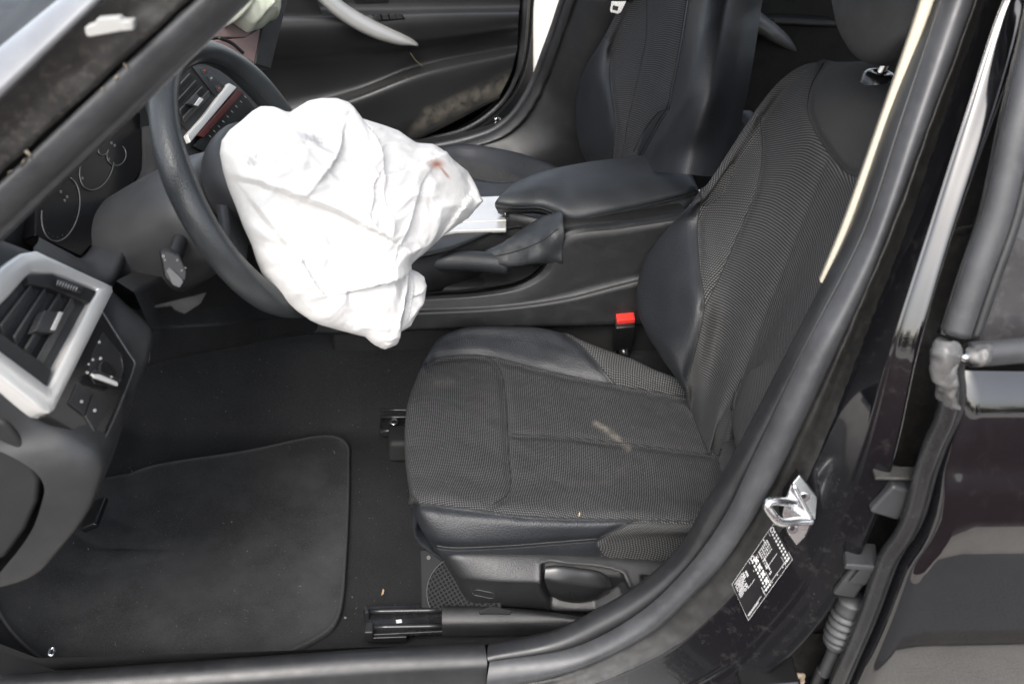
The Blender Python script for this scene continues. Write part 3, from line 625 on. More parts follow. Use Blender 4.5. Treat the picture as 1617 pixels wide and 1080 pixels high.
rc = [[P(698,957,z=.052), P(760,957,z=.052), P(830,962,z=.052), P(930,975,z=.05), P(1010,985,z=.05)], [P(698,962,z=.058), P(760,962,z=.06), P(830,968,z=.058), P(930,982,z=.055), P(1010,990,z=.055)],
      [P(698,984,z=.048), P(760,984,z=.05), P(830,985,z=.048), P(930,990,z=.045), P(1010,997,z=.045)], [P(698,1003,z=.022), P(760,1003,z=.022), P(830,1002,z=.02), P(930,1002,z=.02), P(1010,1005,z=.02)]]
grid('runner_cover', loft([[p+np.array([0, .02, -.03]) for p in rc[0]]]+rc, 60, 30), plain('grained_runner_cover', g(.016), .45, grain=.9, gscale=650, dust=.05), seat)
prism('cover_notch', [P(756,964,z=.0625), P(777,957,z=.0625), P(808,964,z=.0615), P(806,968,z=.061), P(758,968,z=.061)], (0, 0, -.006), M_deep, seat)
railf = prism('seat_runner', [P(600,646,z=.03), P(700,646,z=.03), P(700,682,z=.03), P(600,682,z=.03)], (0, 0, -.012), rail_m, seat, bevel=.002)
for a, b in (((600,647),(690,648)), ((600,680),(640,680)), ((600,658),(690,659))): tube('runner_lip', [P(*a, z=.042), P(*b, z=.042)], .003, M_steel, railf, ns=8, n=4)
disc('runner_bolt', P(622, 668, z=.034), (0, -.1, 1), .009, M_zinc, railf, h=.005, ns=16); disc('bolt_socket', P(622, 666, z=.0395), (0, -.1, 1), .0045, M_steel, railf, h=.001, ns=6)
rbox('front_foot', P(634, 700, z=.03), ((1, 0, 0), (0, 1, 0), (0, 0, 1)), (.05, .06, .05), M_deep, seat, bevel=.01)
# belt buckle of the driver seat
bz = P(985, 500, z=.262)
buck = empty('belt_buckle', np.array(bz)*[1, 1, 0], 'black seat belt buckle with a red release button, beside the near seat', 'belt buckle')
ax = ((1, .05, 0), (-.05, .55, -.83), (.1, .83, .55)); ax2 = ((1, 0, .1), (0, .93, .36), (-.1, -.36, .93))
rbox('buckle_housing', np.array(bz)+[.006, .006, -.045], ax2, (.040, .026, .08), M_smooth, buck, bevel=.004)
rb = rbox('release_button', np.array(bz)+[.003, .0, -.002], ax2, (.036, .026, .012), M_red, buck, bevel=.002)
rbox('button_lip', np.array(bz)+[.003, -.012, .0000], ax2, (.033, .004, .004), M_red, rb, bevel=.001)
tube('buckle_stalk', [np.array(bz)+[.01, .01, -.08], np.array(bz)+[.03, .01, -.16], np.array(bz)+[.05, .01, -.24]], .010, M_smooth, buck, ns=10, n=8)

# ================================================================ FLOOR MAT
mo = [(197,752),(235,737),(380,712),(516,687),(540,692),(551,704),(552,728),(551,800),(547,880),(542,945),(536,972),(524,992),(475,1022),(430,1040),(360,1048),(250,1056),(120,1060),(40,1040),(0,1000),(-40,960),(-60,900),(20,850),(110,803),(165,772)]
mw = [P(a, b, z=.012) for a, b in mo]; ctr = np.mean(mw, axis=0)
outl = cr(np.array(mw), 220, True)
def mz(v): return .012+.75*max(0, -(v[0]+.52))+.0035*noise.noise(Vector((v[0]*5, v[1]*5, 0)))
rowsm = []
for t in (0, .25, .5, .7, .82, .9, .95, .982, .988, .995, 1.0, 1.002, 1.0):
    r_ = ctr+(outl-ctr)*t; rowsm.append([np.array([p[0], p[1], mz(p)]) for p in r_])
Gm = np.array(rowsm); Gm[-4, :, 2] += .0016; Gm[-5, :, 2] += .0016; Gm[-3, :, 2] += .0004; Gm[-2, :, 2] -= .006; Gm[-1, :, 2] -= .011
m = grid('floor_mat', Gm[:-4], M_mat, cu=True); tag(m, 'black carpet mat lying on the driver side floor', 'floor mat')
grid('edge_binding', Gm[-6:]+np.array([0, 0, .0004]), M_hem, m, cu=True)

# ================================================================ CENTRE CONSOLE
cons = empty('centre_console', (.25, .39, 0), 'black centre console with padded armrest lid and parking brake between the front seats', 'console')
def C_(pts): return [P(p[0], p[1], y=p[2]) for p in pts]
# side wall: rim, face, crease, lower panel
ct = C_([(380,470,.30),(480,478,.30),(560,478,.30),(672,468,.30),(760,462,.30),(820,450,.30),(856,428,.30),(876,392,.30),(893,368,.30),(980,355,.30),(1065,342,.30),(1130,330,.30)])
ct2 = C_([(375,474,.292),(480,482,.292),(560,484,.292),(672,474,.292),(765,467,.292),(828,455,.292),(864,433,.292),(884,396,.292),(899,375,.292),(982,362,.292),(1066,349,.292),(1130,338,.292)])
cm1 = C_([(360,486,.287),(470,492,.287),(560,494,.287),(672,489,.287),(770,485,.286),(840,478,.286),(900,468,.286),(940,458,.286),(970,450,.286),(1010,440,.286),(1066,425,.286),(1130,410,.286)])
cm2 = C_([(360,490,.280),(470,496,.280),(560,498,.280),(672,494,.280),(770,490,.280),(840,483,.280),(900,473,.280),(940,463,.280),(970,455,.280),(1010,445,.280),(1066,430,.280),(1130,415,.280)])
cb1 = C_([(330,524,.276),(450,526,.276),(560,526,.276),(672,520,.276),(770,517,.276),(840,515,.276),(900,514,.276),(940,513,.276),(970,512,.276),(1010,511,.276),(1066,508,.276),(1130,505,.276)])
Gs = loft_lin([[p+np.array([0, .02, -.004]) for p in ct], ct, ct2, cm1, cm2, cb1, [p+np.array([0, .012, -.01]) for p in cb1]], 120, 8)
grid('side_panel', Gs, M_plas, cons)
# recess floor under the parking brake
rt = C_([(560,474,.305),(672,460,.305),(760,452,.305),(820,440,.305),(850,420,.305),(868,392,.305)]); rt2 = [p+np.array([0, .09, .0]) for p in rt]
grid('brake_recess', loft([[p+np.array([0, -.012, .004]) for p in rt], [p+np.array([0, 0, -.006]) for p in rt], [p+np.array([0, .045, -.012]) for p in rt], [p+np.array([0, .085, .0]) for p in rt], [p+np.array([0, .10, .035]) for p in rt]], 50, 24), M_plas2, cons)
# console top deck
TZ = .385
deck = np.array([[P(a, b, z=TZ) for a, b in row] for row in ([(560,420),(700,398),(790,364),(880,352)], [(560,372),(700,372),(790,360),(880,345)], [(580,300),(720,308),(800,308),(880,300)], [(600,255),(730,280),(800,290),(880,270)])])
grid('top_deck', loft(list(deck), 30, 24), M_plas, cons, thick=.004)
wall_t = [P(a, b, z=c) for a, b, c in [(560,425,.384),(660,402,.384),(740,380,.384),(795,362,.384),(890,350,.384)]]
grid('recess_wall', np.array([cr(wall_t, 30), cr([p+np.array([0, -.003, -.10]) for p in wall_t], 30)]), M_plas, cons, thick=.003)
st = [P(a, b, z=.396) for a, b in [(700,366),(720,340),(745,311),(797,309),(797,362),(796,363)]]
sl = prism('silver_trim', [P(a, b, z=.396) for a, b in [(690,362),(720,332),(748,311),(800,309),(800,347),(730,350)]], (0, 0, -.008), M_silver, cons, bevel=.002)
prism('silver_edge', [P(a, b, z=.394) for a, b in [(690,364),(730,351.5),(800,348.5),(800,361),(722,363),(690,369)]], (0, 0, -.010), M_silver, sl, bevel=.003)
# armrest lid
AZ = .47
def az(pts): return [P(a, b, z=c) for a, b, c in pts]
ar = [
    az([(786,336,.412),(810,337,.414),(850,338,.414),(868,345,.412),(882,356,.408),(905,362,.405),(960,356,.412),(1030,342,.422),(1080,331,.430),(1092,322,.433)]),
    az([(781,327,.432),(806,331,.434),(852,331,.436),(872,338,.434),(887,346,.430),(910,349,.430),(962,341,.438),(1030,326,.447),(1082,313,.454),(1099,306,.455)]),
    az([(781,320,.445),(806,322,.449),(850,320,.451),(872,325,.450),(890,333,.447),(912,336,.446),(962,330,.454),(1030,316,.463),(1080,303,.470),(1098,298,.467)]),
    az([(788,311,.455),(815,306,.463),(855,300,.467),(885,302,.468),(910,306,.470),(940,306,.473),(985,300,.478),(1040,290,.484),(1080,282,.484),(1093,285,.478)]),
    az([(797,302,.458),(825,290,.467),(860,281,.473),(895,277,.478),(925,274,.482),(960,272,.486),(1000,268,.490),(1045,263,.492),(1076,262,.488),(1085,268,.482)]),
    az([(808,293,.452),(832,280,.460),(868,268,.468),(905,260,.474),(935,255,.478),(968,251,.481),(1005,247,.484),(1044,246,.484),(1066,249,.480),(1073,256,.476)]),
]
far = [np.array(p) for p in ar[-1]]; ar += [[p+[0, .008, -.012] for p in far], [p+[0, .01, -.045] for p in far]]
ar = [[np.array(p)*1 for p in ar[0]]]+ar; ar[0] = [p+np.array([0, .02, -.008]) for p in ar[0]]
ar = [[p[0]+np.array([.018, .004, -.010])]+list(p)+[np.array(p[-1])+np.array([.012, 0, -.012]), np.array(p[-1])+np.array([.016, 0, -.05])] for p in ar]
Ga = loft(ar, 110, 80)
s_ar = [(784,329),(815,333),(852,333),(872,340),(887,348),(910,351),(962,343),(1030,328),(1082,315),(1098,309)]
Ga = groove(Ga, [s_ar], .003, 4); lid = grid('armrest', Ga, M_lea2, cons); S_a = Surf(Ga)
seam(S_a, s_ar, M_seam, lid, .0012); seam(S_a, [(x, y-5) for x, y in s_ar], M_seaml, lid, .0006)
bx = [P(a, b, z=c) for a, b, c in [(800,340,.41),(880,358,.40),(960,356,.405),(1090,328,.42)]]
grid('armrest_box', loft_lin([[p+np.array([0, .012, .004]) for p in bx], [p+np.array([0, .014, -.11]) for p in bx]], 40, 6), M_plas, cons, thick=.004)
rbox('console_core', (.22, .40, .19), ((1, 0, 0), (0, 1, 0), (0, 0, 1)), (.75, .17, .22), M_deep, cons, bevel=.01)
rbox('armrest_pedestal', (.41, .40, .36), ((1, 0, .05), (0, 1, 0), (-.05, 0, 1)), (.26, .15, .16), M_deep, cons, bevel=.012)
# parking brake
hb0 = [P(a, b, y=c) for a, b, c in [(655,418,.325),(672,414,.325),(700,413,.325),(735,412,.325),(770,414,.325),(800,416,.325)]]
lever = tube('brake_lever', hb0, [.010, .0165, .0195, .020, .0205, .022], M_lea2, cons, ns=18, n=24)
rbox('release_knob', P(660, 416, y=.325), ((1, 0, 0), (0, 1, 0), (0, 0, 1)), (.02, .018, .018), M_smooth, lever, bevel=.005)
gs = [[(764,402),(768,398),(775,396),(775,430),(770,433),(764,430)]]
def gai():
    rows = []
    spec = [((766,412), .021, .021), ((785,408), .026, .028), ((812,400), .034, .036), ((842,390), .044, .046), ((866,382), .052, .052), ((884,378), .055, .054)]
    for k, ((a, b), rz, ry) in enumerate(spec):
        c = P(a, b, y=.335); th = np.linspace(0, 2*math.pi, 40, endpoint=False); rr = []
        for t in th:
            f = 1+.10*k/5*math.sin(3*t+k*1.7)+.05*math.sin(5*t-k)
            d = np.array([0, math.cos(t)*ry*f, math.sin(t)*rz*f]); 
            if d[2] < 0: d[2] *= .8
            rr.append(c+d)
        rows.append(rr)
    return np.stack([cr([r[i] for r in rows], 50) for i in range(40)], 1)
Gg = gai()
for j in range(Gg.shape[0]):
    for i in range(Gg.shape[1]): v = Vector(Gg[j, i]); Gg[j, i] += np.array(noise.noise_vector(v*38))*.0035*(j/50)+np.array(noise.noise_vector(v*90))*.0012
gt = grid('brake_gaiter', Gg, M_lea2, cons, cu=True, caps=True); S_g = Surf(np.concatenate([Gg, Gg[:, :1]], 1))
for sl_ in ([(764,398),(768,415),(766,431)], [(770,406),(800,401),(830,392),(860,378),(880,362)]): seam(S_g, sl_, M_seam, gt, .0012)

# ================================================================ PASSENGER SEAT
ps = empty('front_seat', (.25, .74, 0), 'black cloth and leather front seat on the far side, behind the armrest', 'car seat')
pr1 = [P(a, b, z=c) for a, b, c in [(640,262,.30),(700,232,.34),(740,228,.35),(790,235,.35),(840,248,.34),(890,268,.33),(950,290,.31)]]
pr2 = [P(a, b, z=c) for a, b, c in [(640,275,.285),(690,250,.325),(740,252,.325),(790,268,.325),(840,288,.31),(890,305,.30),(950,320,.29)]]
pr3 = [P(a, b, z=c) for a, b, c in [(640,300,.275),(690,270,.31),(745,280,.31),(790,300,.305),(840,318,.295),(890,330,.29),(950,345,.28)]]
pr4 = [np.array(p)*[1, 0, 1]+np.array([0, .62, -.01]) for p in pr3]; pr5 = [p+np.array([0, -.05, .02]) for p in pr4]; pr6 = [p+np.array([0, -.06, -.10]) for p in pr4]
pr0 = [p+np.array([0, .03, -.05]) for p in pr1]; pr00 = [p+np.array([0, .035, -.15]) for p in pr1]
Gp = loft([[p[0]+np.array([.02, 0, -.12])]+list(p)+[p[-1]+np.array([.1, 0, 0])] for p in (pr00, pr0, pr1, pr2, pr3, pr4, pr5, pr6)], 70, 60)
qp = project(Gp); pz = [(600,240),(690,252),(740,252),(790,268),(845,290),(890,308),(960,325),(960,160),(600,160)]
grid('seat_cushion', Gp, M_cush, ps, attrs={'leather': poly_sd(qp, pz), 'knit': np.full(Gp.shape[:2], -9.), 'stain': np.zeros(Gp.shape[:2])})
PB = Plane(P(1000, 150, y=.80), (-1, 0, .24))
def pb(pts): return [PB(a, b, f) for a, b, f in pts]
q1 = pb([(930,262,.0),(918,235,.02),(911,195,.035),(912,150,.05),(925,110,.055),(948,70,.05),(966,38,.04),(985,-5,.03),(1003,-60,.01),(1020,-120,-.01)])
q15 = pb([(936,262,.0),(926,235,.025),(922,195,.04),(926,150,.05),(938,112,.055),(955,76,.05),(972,42,.04),(993,-5,.03),(1012,-60,.01),(1030,-120,-.01)])
q2 = pb([(968,262,.0),(966,235,.012),(970,195,.022),(966,150,.03),(962,110,.032),(970,70,.03),(985,35,.025),(1005,-5,.015),(1025,-60,.0),(1045,-120,-.02)])
q3 = pb([(985,262,.0),(992,235,.0),(1003,195,.0),(1010,150,.0),(1017,110,.0),(1021,70,.0),(1022,35,.0),(1023,-5,.0),(1040,-60,-.01),(1060,-120,-.03)])
q4 = pb([(1000,262,-.01),(1010,240,-.008),(1035,200,.0),(1050,165,.006),(1062,120,.01),(1072,70,.012),(1082,30,.012),(1090,-5,.01),(1098,-60,.0),(1105,-120,-.02)])
q5 = pb([(1020,270,.012),(1035,240,.02),(1062,200,.03),(1082,160,.036),(1096,110,.038),(1108,60,.036),(1116,20,.03),(1122,-10,.026),(1130,-60,.01),(1140,-120,-.01)])
q6 = pb([(1080,275,-.0),(1090,240,.0),(1105,200,.005),(1118,160,.008),(1128,110,.010),(1136,60,.010),(1142,20,.006),(1148,-10,.0),(1156,-60,-.01),(1165,-120,-.03)])
q7 = pb([(1130,278,-.07),(1138,240,-.07),(1146,200,-.07),(1155,160,-.07),(1164,110,-.07),(1172,60,-.075),(1178,20,-.08),(1184,-10,-.08),(1192,-60,-.09),(1200,-120,-.10)])
q0 = [p+np.array([.05, .0, 0]) for p in q1]; q00 = [p+np.array([.14, -.01, 0]) for p in q1]
q8 = [p+np.array([.05, .06, 0]) for p in q7]
Gq = loft([q00, q0, q1, q15, q2, q3, q4, q5, q6, q7, q8], 130, 150)
sq1 = [(967,250),(971,200),(965,150),(962,115),(966,80)]; sq2 = [(966,70),(985,35),(1003,0),(1012,-20)]; sq3 = [(1010,245),(1040,190),(1052,172),(1060,135),(1072,75),(1084,0)]; sq4 = [(1000,240),(1018,205),(1040,178),(1053,172)]
sq5 = [(982,250),(992,190),(1010,110),(1020,60),(1021,0)]
Gq = groove(Gq, [sq1, sq3], .006, 5); Gq = groove(Gq, [sq4, sq5], .003, 4); qq = project(Gq)
lz = [(967,262),(971,200),(965,150),(962,115),(966,70),(955,60),(880,60),(880,300),(967,300)]; lz2 = [(1000,262),(1018,205),(1040,178),(1054,168),(1062,130),(1074,75),(1086,-10),(1100,-130),(1260,-130),(1260,330),(1000,330)]
fm = (Gq-PB.p) @ PB.n > -.055
pback = grid('backrest', Gq, M_back, ps, attrs={'leather': np.maximum(np.where(fm, poly_sd(qq, lz), -9), poly_sd(qq, lz2)), 'knit': np.full(Gq.shape[:2], -9.), 'smooth': np.full(Gq.shape[:2], -9.), 'stain': np.zeros(Gq.shape[:2])})
S_q = Surf(Gq)
for s in (sq1, sq3, sq4, [(x+4, y+2) for x, y in sq3], sq5): seam(S_q, s, M_seam, pback, .0013)
# belt tongue and webbing at the far pillar
bt = empty('seat_belt', P(975, 0, y=1.02), 'black seat belt with a silver tongue hanging at the far front seat', 'seat belt')
BTP = Plane(P(975, 10, y=1.0), (-.2, -1, .1))
tongue = prism('tongue_plate', [BTP(a, b) for a, b in [(966,0),(985,2),(990,-3),(988,6),(980,21),(976,23),(964,20),(963,16)]], BTP.n*-.003, M_zinc, bt, bevel=.0008)
prism('tongue_slot', [BTP(a, b, .0006) for a, b in [(968,9),(977,11),(975,18),(967,16)]], BTP.n*-.001, M_smooth, tongue)
grid('webbing', np.array([[BTP(a, b, -.004) for a, b in ((955,-60),(975,-30),(988,-2),(996,6))], [BTP(a, b, -.004) for a, b in ((990,-66),(1000,-36),(1003,-6),(1002,0))]]), plain('belt_webbing', g(.02), .7, grain=.5), bt, thick=.0015)
rbox('tongue_handle', BTP(979, -8), ((1, 0, 0), (0, 1, .2), (0, -.2, 1)), (.045, .014, .03), M_smooth, bt, bevel=.004)

# ================================================================ DASHBOARD
dash = empty('dashboard', (-.5, .0, .3), 'black dashboard with silver framed end vent, light switch panel and round dials', 'dashboard')
DP = Plane.three((-.395, -.43, .567), (-.431, -.43, .63), (-.384, -.2, .591))
def dpl(pts, off=0.0): return [DP(a, b, off) for a, b in pts]
near = [P(a, b, y=c) for a, b, c in [(118,690,-.435),(150,712,-.435),(163,735,-.435),(158,762,-.437),(140,806,-.44),(100,858,-.445),(62,896,-.447),(0,908,-.45),(-120,920,-.45)]]
nm = [P(a, b, y=c) for a, b, c in [(158,625,-.345),(178,650,-.345),(192,668,-.347),(186,695,-.35),(166,745,-.355),(128,810,-.36),(85,860,-.37),(20,880,-.38),(-100,890,-.38)]]
farp = [P(a, b, y=c) for a, b, c in [(206,490,-.2),(228,508,-.2),(240,522,-.2),(240,542,-.2),(226,580,-.205),(205,620,-.21),(180,660,-.22),(130,700,-.23),(40,720,-.24)]]
near = dpl([(-280,430),(-150,500),(-72,556),(-20,598),(66,664)], -.010)+near
nm = dpl([(-240,380),(-110,450),(-30,510),(10,535),(110,594)], -.010)+nm
farp = dpl([(-200,330),(-70,360),(20,392),(60,408),(170,458)], -.008)+farp
cap = [p+np.array([-.012, .018, -.003]) for p in farp]; cap2 = [p+np.array([-.08, .02, .0]) for p in farp]
ncap = [p+np.array([-.006, -.010, -.004]) for p in near]
Gd = loft([[p+np.array([-.05, -.02, .0]) for p in ncap], ncap, near, nm, farp, cap, cap2], 110, 70)
grid('outer_panel', Gd, M_dash, dash)
# end cap facing the door
ec = [(-60,640),(8,668),(26,690),(46,722),(62,757),(60,792),(40,838),(8,882),(-60,900),(-200,880),(-200,600)]
prism('end_cap', [P(a, b, y=-.458) for a, b in ec], (0, .03, 0), M_deep, dash, bevel=.006, segs=3)
# vent bezel
M_slat = plain('vent_slat_plastic', g(.034), .5)
bo = [(172,455),(174,462),(80,650),(72,655),(62,652),(-70,548),(-75,530),(-20,440),(5,418),(28,403),(52,399)]
bi = [(152,459),(140,478),(74,612),(68,610),(50,596),(-40,530),(-38,515),(10,470),(36,440),(46,432),(82,433)]
def frame_loft(name, outer, inner, pl, m, parent, h=.006, n=120, depth=.02):
    # start both outlines at matching corners
    o, i_ = [np.array(x) for x in ([(a, b) for a, b in outer], [(a, b) for a, b in inner])]
    oc = lin_closed([pl(a, b) for a, b in o], n); ic = lin_closed([pl(a, b) for a, b in i_], n)
    nn = pl.n; rows = [oc-nn*depth, oc-nn*.001, oc+nn*h*.7, oc*.93+ic*.07+nn*h, oc*.5+ic*.5+nn*h*1.05, ic*.9+oc*.1+nn*h*.9, ic+nn*h*.5, ic-nn*depth]
    return grid(name, np.array(rows), m, parent, cu=True)
def lin_closed(pts, n):
    p = np.array(pts+[pts[0]], float); s = np.concatenate([[0], np.cumsum(np.linalg.norm(np.diff(p, axis=0), axis=1))])
    # even share per edge keeps corners matched between outlines
    k = len(pts); q = []
    for e in range(k):
        m = n//k+(1 if e < n % k else 0)
        for j in range(m): q.append(p[e]+(p[e+1]-p[e])*j/m)
    return np.array(q)
vent = grid('vent_cavity', np.array([[DP(a, b, -.030) for a, b in row] for row in ([(46,430),(152,458)], [(-40,532),(72,614)])]), M_deep, dash, thick=.002)
frame_loft('vent_bezel', bo, bi, DP, M_silver, dash, n=121)
prism('vent_top_panel', dpl([(44,434),(82,433),(153,460),(142,478),(120,470),(80,455),(46,448)], .004), DP.n*-.012, M_plas, dash, bevel=.001)
prism('vent_lower_panel', dpl([(74,612),(82,584),(70,574),(0,525),(-40,505),(-40,530),(50,596)], .003), DP.n*-.012, M_plas, dash, bevel=.0012)
for (a, b, c, d) in ((7,519,54,456),(28,537,76,461),(46,555,99,468),(65,572,119,474)):
    p0, p1 = DP(a, b, .0005), DP(c, d, .0005); axd = p1-p0; up = np.cross(DP.n, axd); up /= np.linalg.norm(up)
    tilt = DP.n*.55+up*.84
    rbox('vent_slat', (p0+p1)/2-DP.n*.004, (axd, np.cross(axd, tilt), tilt), (np.linalg.norm(axd), .003, .0135), M_slat, dash, bevel=.0008, segs=2)
kn = prism('vent_knob', dpl([(56,522),(71,489),(100,493),(89,523)], .010), DP.n*-.014, M_plas2, dash, bevel=.002)
prism('knob_insert', dpl([(81,520),(94,492),(101,493),(88,521)], .0115), DP.n*-.003, M_silver, kn, bevel=.0008)
th_ = tube('thumb_wheel', [DP(88, 447, .0035), DP(107, 452, .007), DP(125, 459, .0035)], .0052, M_plas2, dash, ns=12, n=12)
for i in range(8):
    a, b = 91+i*4.2, 446.5+i*1.45; p = DP(a, b, .011); rbox('wheel_ridge', p, (DP.n, P(a+2, b-5, y=-.25)-P(a, b, y=-.25), np.array([.3, .9, .2])), (.002, .006, .0016), M_grey, th_, bevel=0)
# light switch panel
lp = [(160,492),(206,566),(211,574),(209,582),(160,697),(152,699),(72,656),(98,604),(150,503)]
lp_o = prism('switch_panel', dpl(lp, .004), DP.n*-.012, M_smooth, dash, bevel=.0015)
tube('panel_rim', dpl([(160,490),(206,562),(213,572),(211,583),(160,700),(152,702)], .004), .0016, M_plas2, lp_o, ns=8, n=50)
prism('switch_recess', dpl([(163,524),(192,560),(193,600),(184,612),(150,606),(140,590),(146,560)], .0048), DP.n*-.001, M_plas, lp_o, bevel=.0004)
c0 = DP(165, 590, .004); disc('rotary_switch', c0, DP.n, .014, M_smooth, lp_o, h=.006, ns=28)
prism('rotary_grip', dpl([(147,588),(152,583),(186,597),(187,606),(183,608)], .016), DP.n*-.008, M_plas, lp_o, bevel=.001)
prism('grip_blade', dpl([(145,590),(158,591),(186,603),(187,609),(150,596)], .0165), DP.n*-.003, M_silver, lp_o, bevel=.0006)
tube('recess_glint', dpl([(191,563),(194,580),(188,602)], .005), .0012, M_steel, lp_o, ns=6, n=16)
prism('lower_button', dpl([(110,636),(124,604),(146,620),(134,655)], .0065), DP.n*-.004, M_plas, lp_o, bevel=.0008)
prism('lower_button', dpl([(147,621),(172,640),(150,682),(135,656)], .0060), DP.n*-.004, M_plas, lp_o, bevel=.0008)
def icon(a, b, r, pl, parent, off, m=M_grey, sq=False, name='icon_mark', rr=.0004):
    r *= .72
    th = np.linspace(0, 2*math.pi, 4 if sq else 10, endpoint=False)+.6
    tube(name, [pl(a+r*math.cos(t), b+r*1.15*math.sin(t), off) for t in th], rr, m, parent, ns=5, closed=True)
for (a, b, r) in ((129,634,2.2),(150,648,2.4),(157,540,2.0),(159,566,2.4),(147,568,1.8),(140,575,1.4),(138,588,2.2),(176,595,1.8)): icon(a, b, r, DP, lp_o, .0072 if b > 600 else .0055 if a != 176 else .0175, M_white)
# knee panel and column area
k0 = C_([(212,462,-.2),(250,440,-.1),(330,400,0),(420,350,.14),(520,330,.27)]); k1 = C_([(226,494,-.2),(270,492,-.1),(330,484,0),(410,476,.14),(500,470,.27)])
k2 = C_([(236,516,-.2),(280,514,-.1),(350,510,0),(420,503,.14),(500,496,.27)]); k3 = C_([(236,572,-.2),(285,560,-.1),(350,547,0),(420,534,.14),(500,521,.27)])
grid('knee_panel', loft_lin([[p+np.array([-.03, .03, .0]) for p in k0], k0, k1, k2, [p+np.array([.004, 0, -.004]) for p in k2], k3, [p+np.array([-.012, 0, -.008]) for p in k3], [p+np.array([-.15, 0, -.0]) for p in k3]], 40, 6), M_plas, dash)
rbox('dash_core', (-.52, .05, .48), ((1, 0, 0), (0, 1, 0), (0, 0, 1)), (.12, .48, .26), M_plas, dash, bevel=.01)
# instrument cluster
CL = Plane((-.47, 0, .66), (.93, -.05, .37))
def cl(pts, off=0.0): return [CL(a, b, off) for a, b in pts]
clu = prism('instrument_lens', cl([(56,372),(128,405),(160,370),(224,268),(222,180),(190,150),(60,250)], .0), CL.n*-.02, M_lens, dash, bevel=.002)
def dial(cx, cy, rx, ry, a0, a1, rot, name='dial_ring'):
    pts = []
    for t in np.linspace(R(a0), R(a1), 44):
        x, y = rx*math.cos(t), ry*math.sin(t); pts.append(CL(cx+x*math.cos(rot)-y*math.sin(rot), cy+x*math.sin(rot)+y*math.cos(rot), .0012))
    tube(name, pts, .0009, plain('dial_print', (.07, .07, .07), .5), clu, ns=6)
dial(96, 330, 29, 52, -80, 170, R(12)); dial(153, 262, 25, 40, -20, 190, R(20)); dial(184, 245, 15, 17, -60, 200, R(10)); dial(165, 232, 9, 14, 20, 200, R(20))
for (a, b) in ((96,303),(102,317),(106,311),(176,226),(181,230),(172,252),(130,282)): icon(a, b, 2.4, CL, clu, .0015, M_grey, sq=True)
for t in np.linspace(R(-60), R(150), 13):
    x, y = 26*math.cos(t), 47*math.sin(t); r_ = R(12); u = (x*math.cos(r_)-y*math.sin(r_), x*math.sin(r_)+y*math.cos(r_)); tube('dial_tick', [CL(96+u[0], 330+u[1], .0012), CL(96+u[0]*.93, 330+u[1]*.93, .0012)], .0003, M_plas2, clu, ns=4)
h1 = cl([(58,374),(100,396),(129,408),(160,374),(192,322),(226,270),(228,200)], .004); h2 = cl([(52,398),(110,424),(168,448),(196,400),(226,340),(256,288),(256,200)], .045)
grid('cluster_hood', loft([[p-CL.n*.02 for p in h1], h1, [a*.6+b*.4+CL.n*.004 for a, b in zip(h1, h2)], h2, [p+np.array([0, .0, -.012]) for p in h2], [p-CL.n*.06-np.array([0, 0, .02]) for p in h2]], 60, 24), M_dash, dash)
# top pad and body of the dashboard across the car
secs = []
for y_, dx in ((-.44, 0), (-.2, .0), (0, .0), (.2, .0), (.36, .0), (.6, -.03), (.9, -.06), (1.12, -.1)):
    secs.append([np.array([x+dx, y_, z]) for x, z in ((-.95, .76), (-.75, .80), (-.58, .79), (-.52, .765), (-.50, .72), (-.49, .60), (-.47, .45), (-.52, .36), (-.7, .30))])
grid('top_pad', loft(secs, 60, 60), M_plas, dash)
# centre stack
CS = Plane(P(310, 160, y=.33), (.85, -.28, .45))
def cs(pts, off=0.0): return [CS(a, b, off) for a, b in pts]
stack = prism('centre_stack', cs([(262,150),(300,96),(340,90),(425,150),(420,190),(330,262),(290,250)], -.004), CS.n*-.05, M_plas, dash, bevel=.004)
prism('vent_cavity', cs([(270,150),(302,108),(312,112),(345,150),(300,208),(280,190)], -.0015), CS.n*-.004, M_deep, stack)
for (a, b, c, d) in ((276,150,303,120),(282,164,312,131),(287,178,322,141),(292,190,332,148)):
    p0, p1 = CS(a, b, .002), CS(c, d, .002); axd = p1-p0; up = np.cross(CS.n, axd); up /= np.linalg.norm(up); tilt = CS.n*.5+up*.85
    rbox('vent_slat', (p0+p1)/2-CS.n*.003, (axd, np.cross(axd, tilt), tilt), (np.linalg.norm(axd), .003, .013), M_slat, dash, bevel=.0008, segs=2)
k2_ = prism('vent_knob', cs([(294,164),(311,149),(322,157),(312,168)], .008), CS.n*-.010, M_plas2, dash, bevel=.0015); prism('knob_insert', cs([(307,166),(316,154),(322,157),(313,168)], .0095), CS.n*-.002, M_white, k2_, bevel=.0005)
prism('button_strip', cs([(303,105),(322,106),(357,138),(346,156),(336,148)], .001), CS.n*-.006, M_smooth, stack, bevel=.0008)
for i, (a, b) in enumerate(((322,112),(333,124),(345,140))): prism('small_button', cs([(a-5, b-4), (a+2, b-6), (a+7, b+3), (a, b+6)], .0025), CS.n*-.002, M_plas2, stack, bevel=.0005); icon(a+1, b, 1.6, CS, stack, .003, M_white if i == 1 else M_red)
prism('silver_strip', cs([(362,131),(375,138),(301,226),(296,213),(320,186)], .006), CS.n*-.010, M_silver, stack, bevel=.002)
prism('red_strip', cs([(376,141),(385,146),(322,218),(312,214)], .0065), CS.n*-.004, M_amber, stack, bevel=.001)
prism('radio_panel', cs([(382,145),(410,180),(332,245),(305,231)], .002), CS.n*-.006, M_smooth, stack, bevel=.001)
for i in range(9):
    t = i/8; a, b = 386-56*t, 152+62*t; tube('scale_tick', [CS(a, b, .0026), CS(a+3.5, b+3.2, .0026)], .0005, M_white, stack, ns=4)
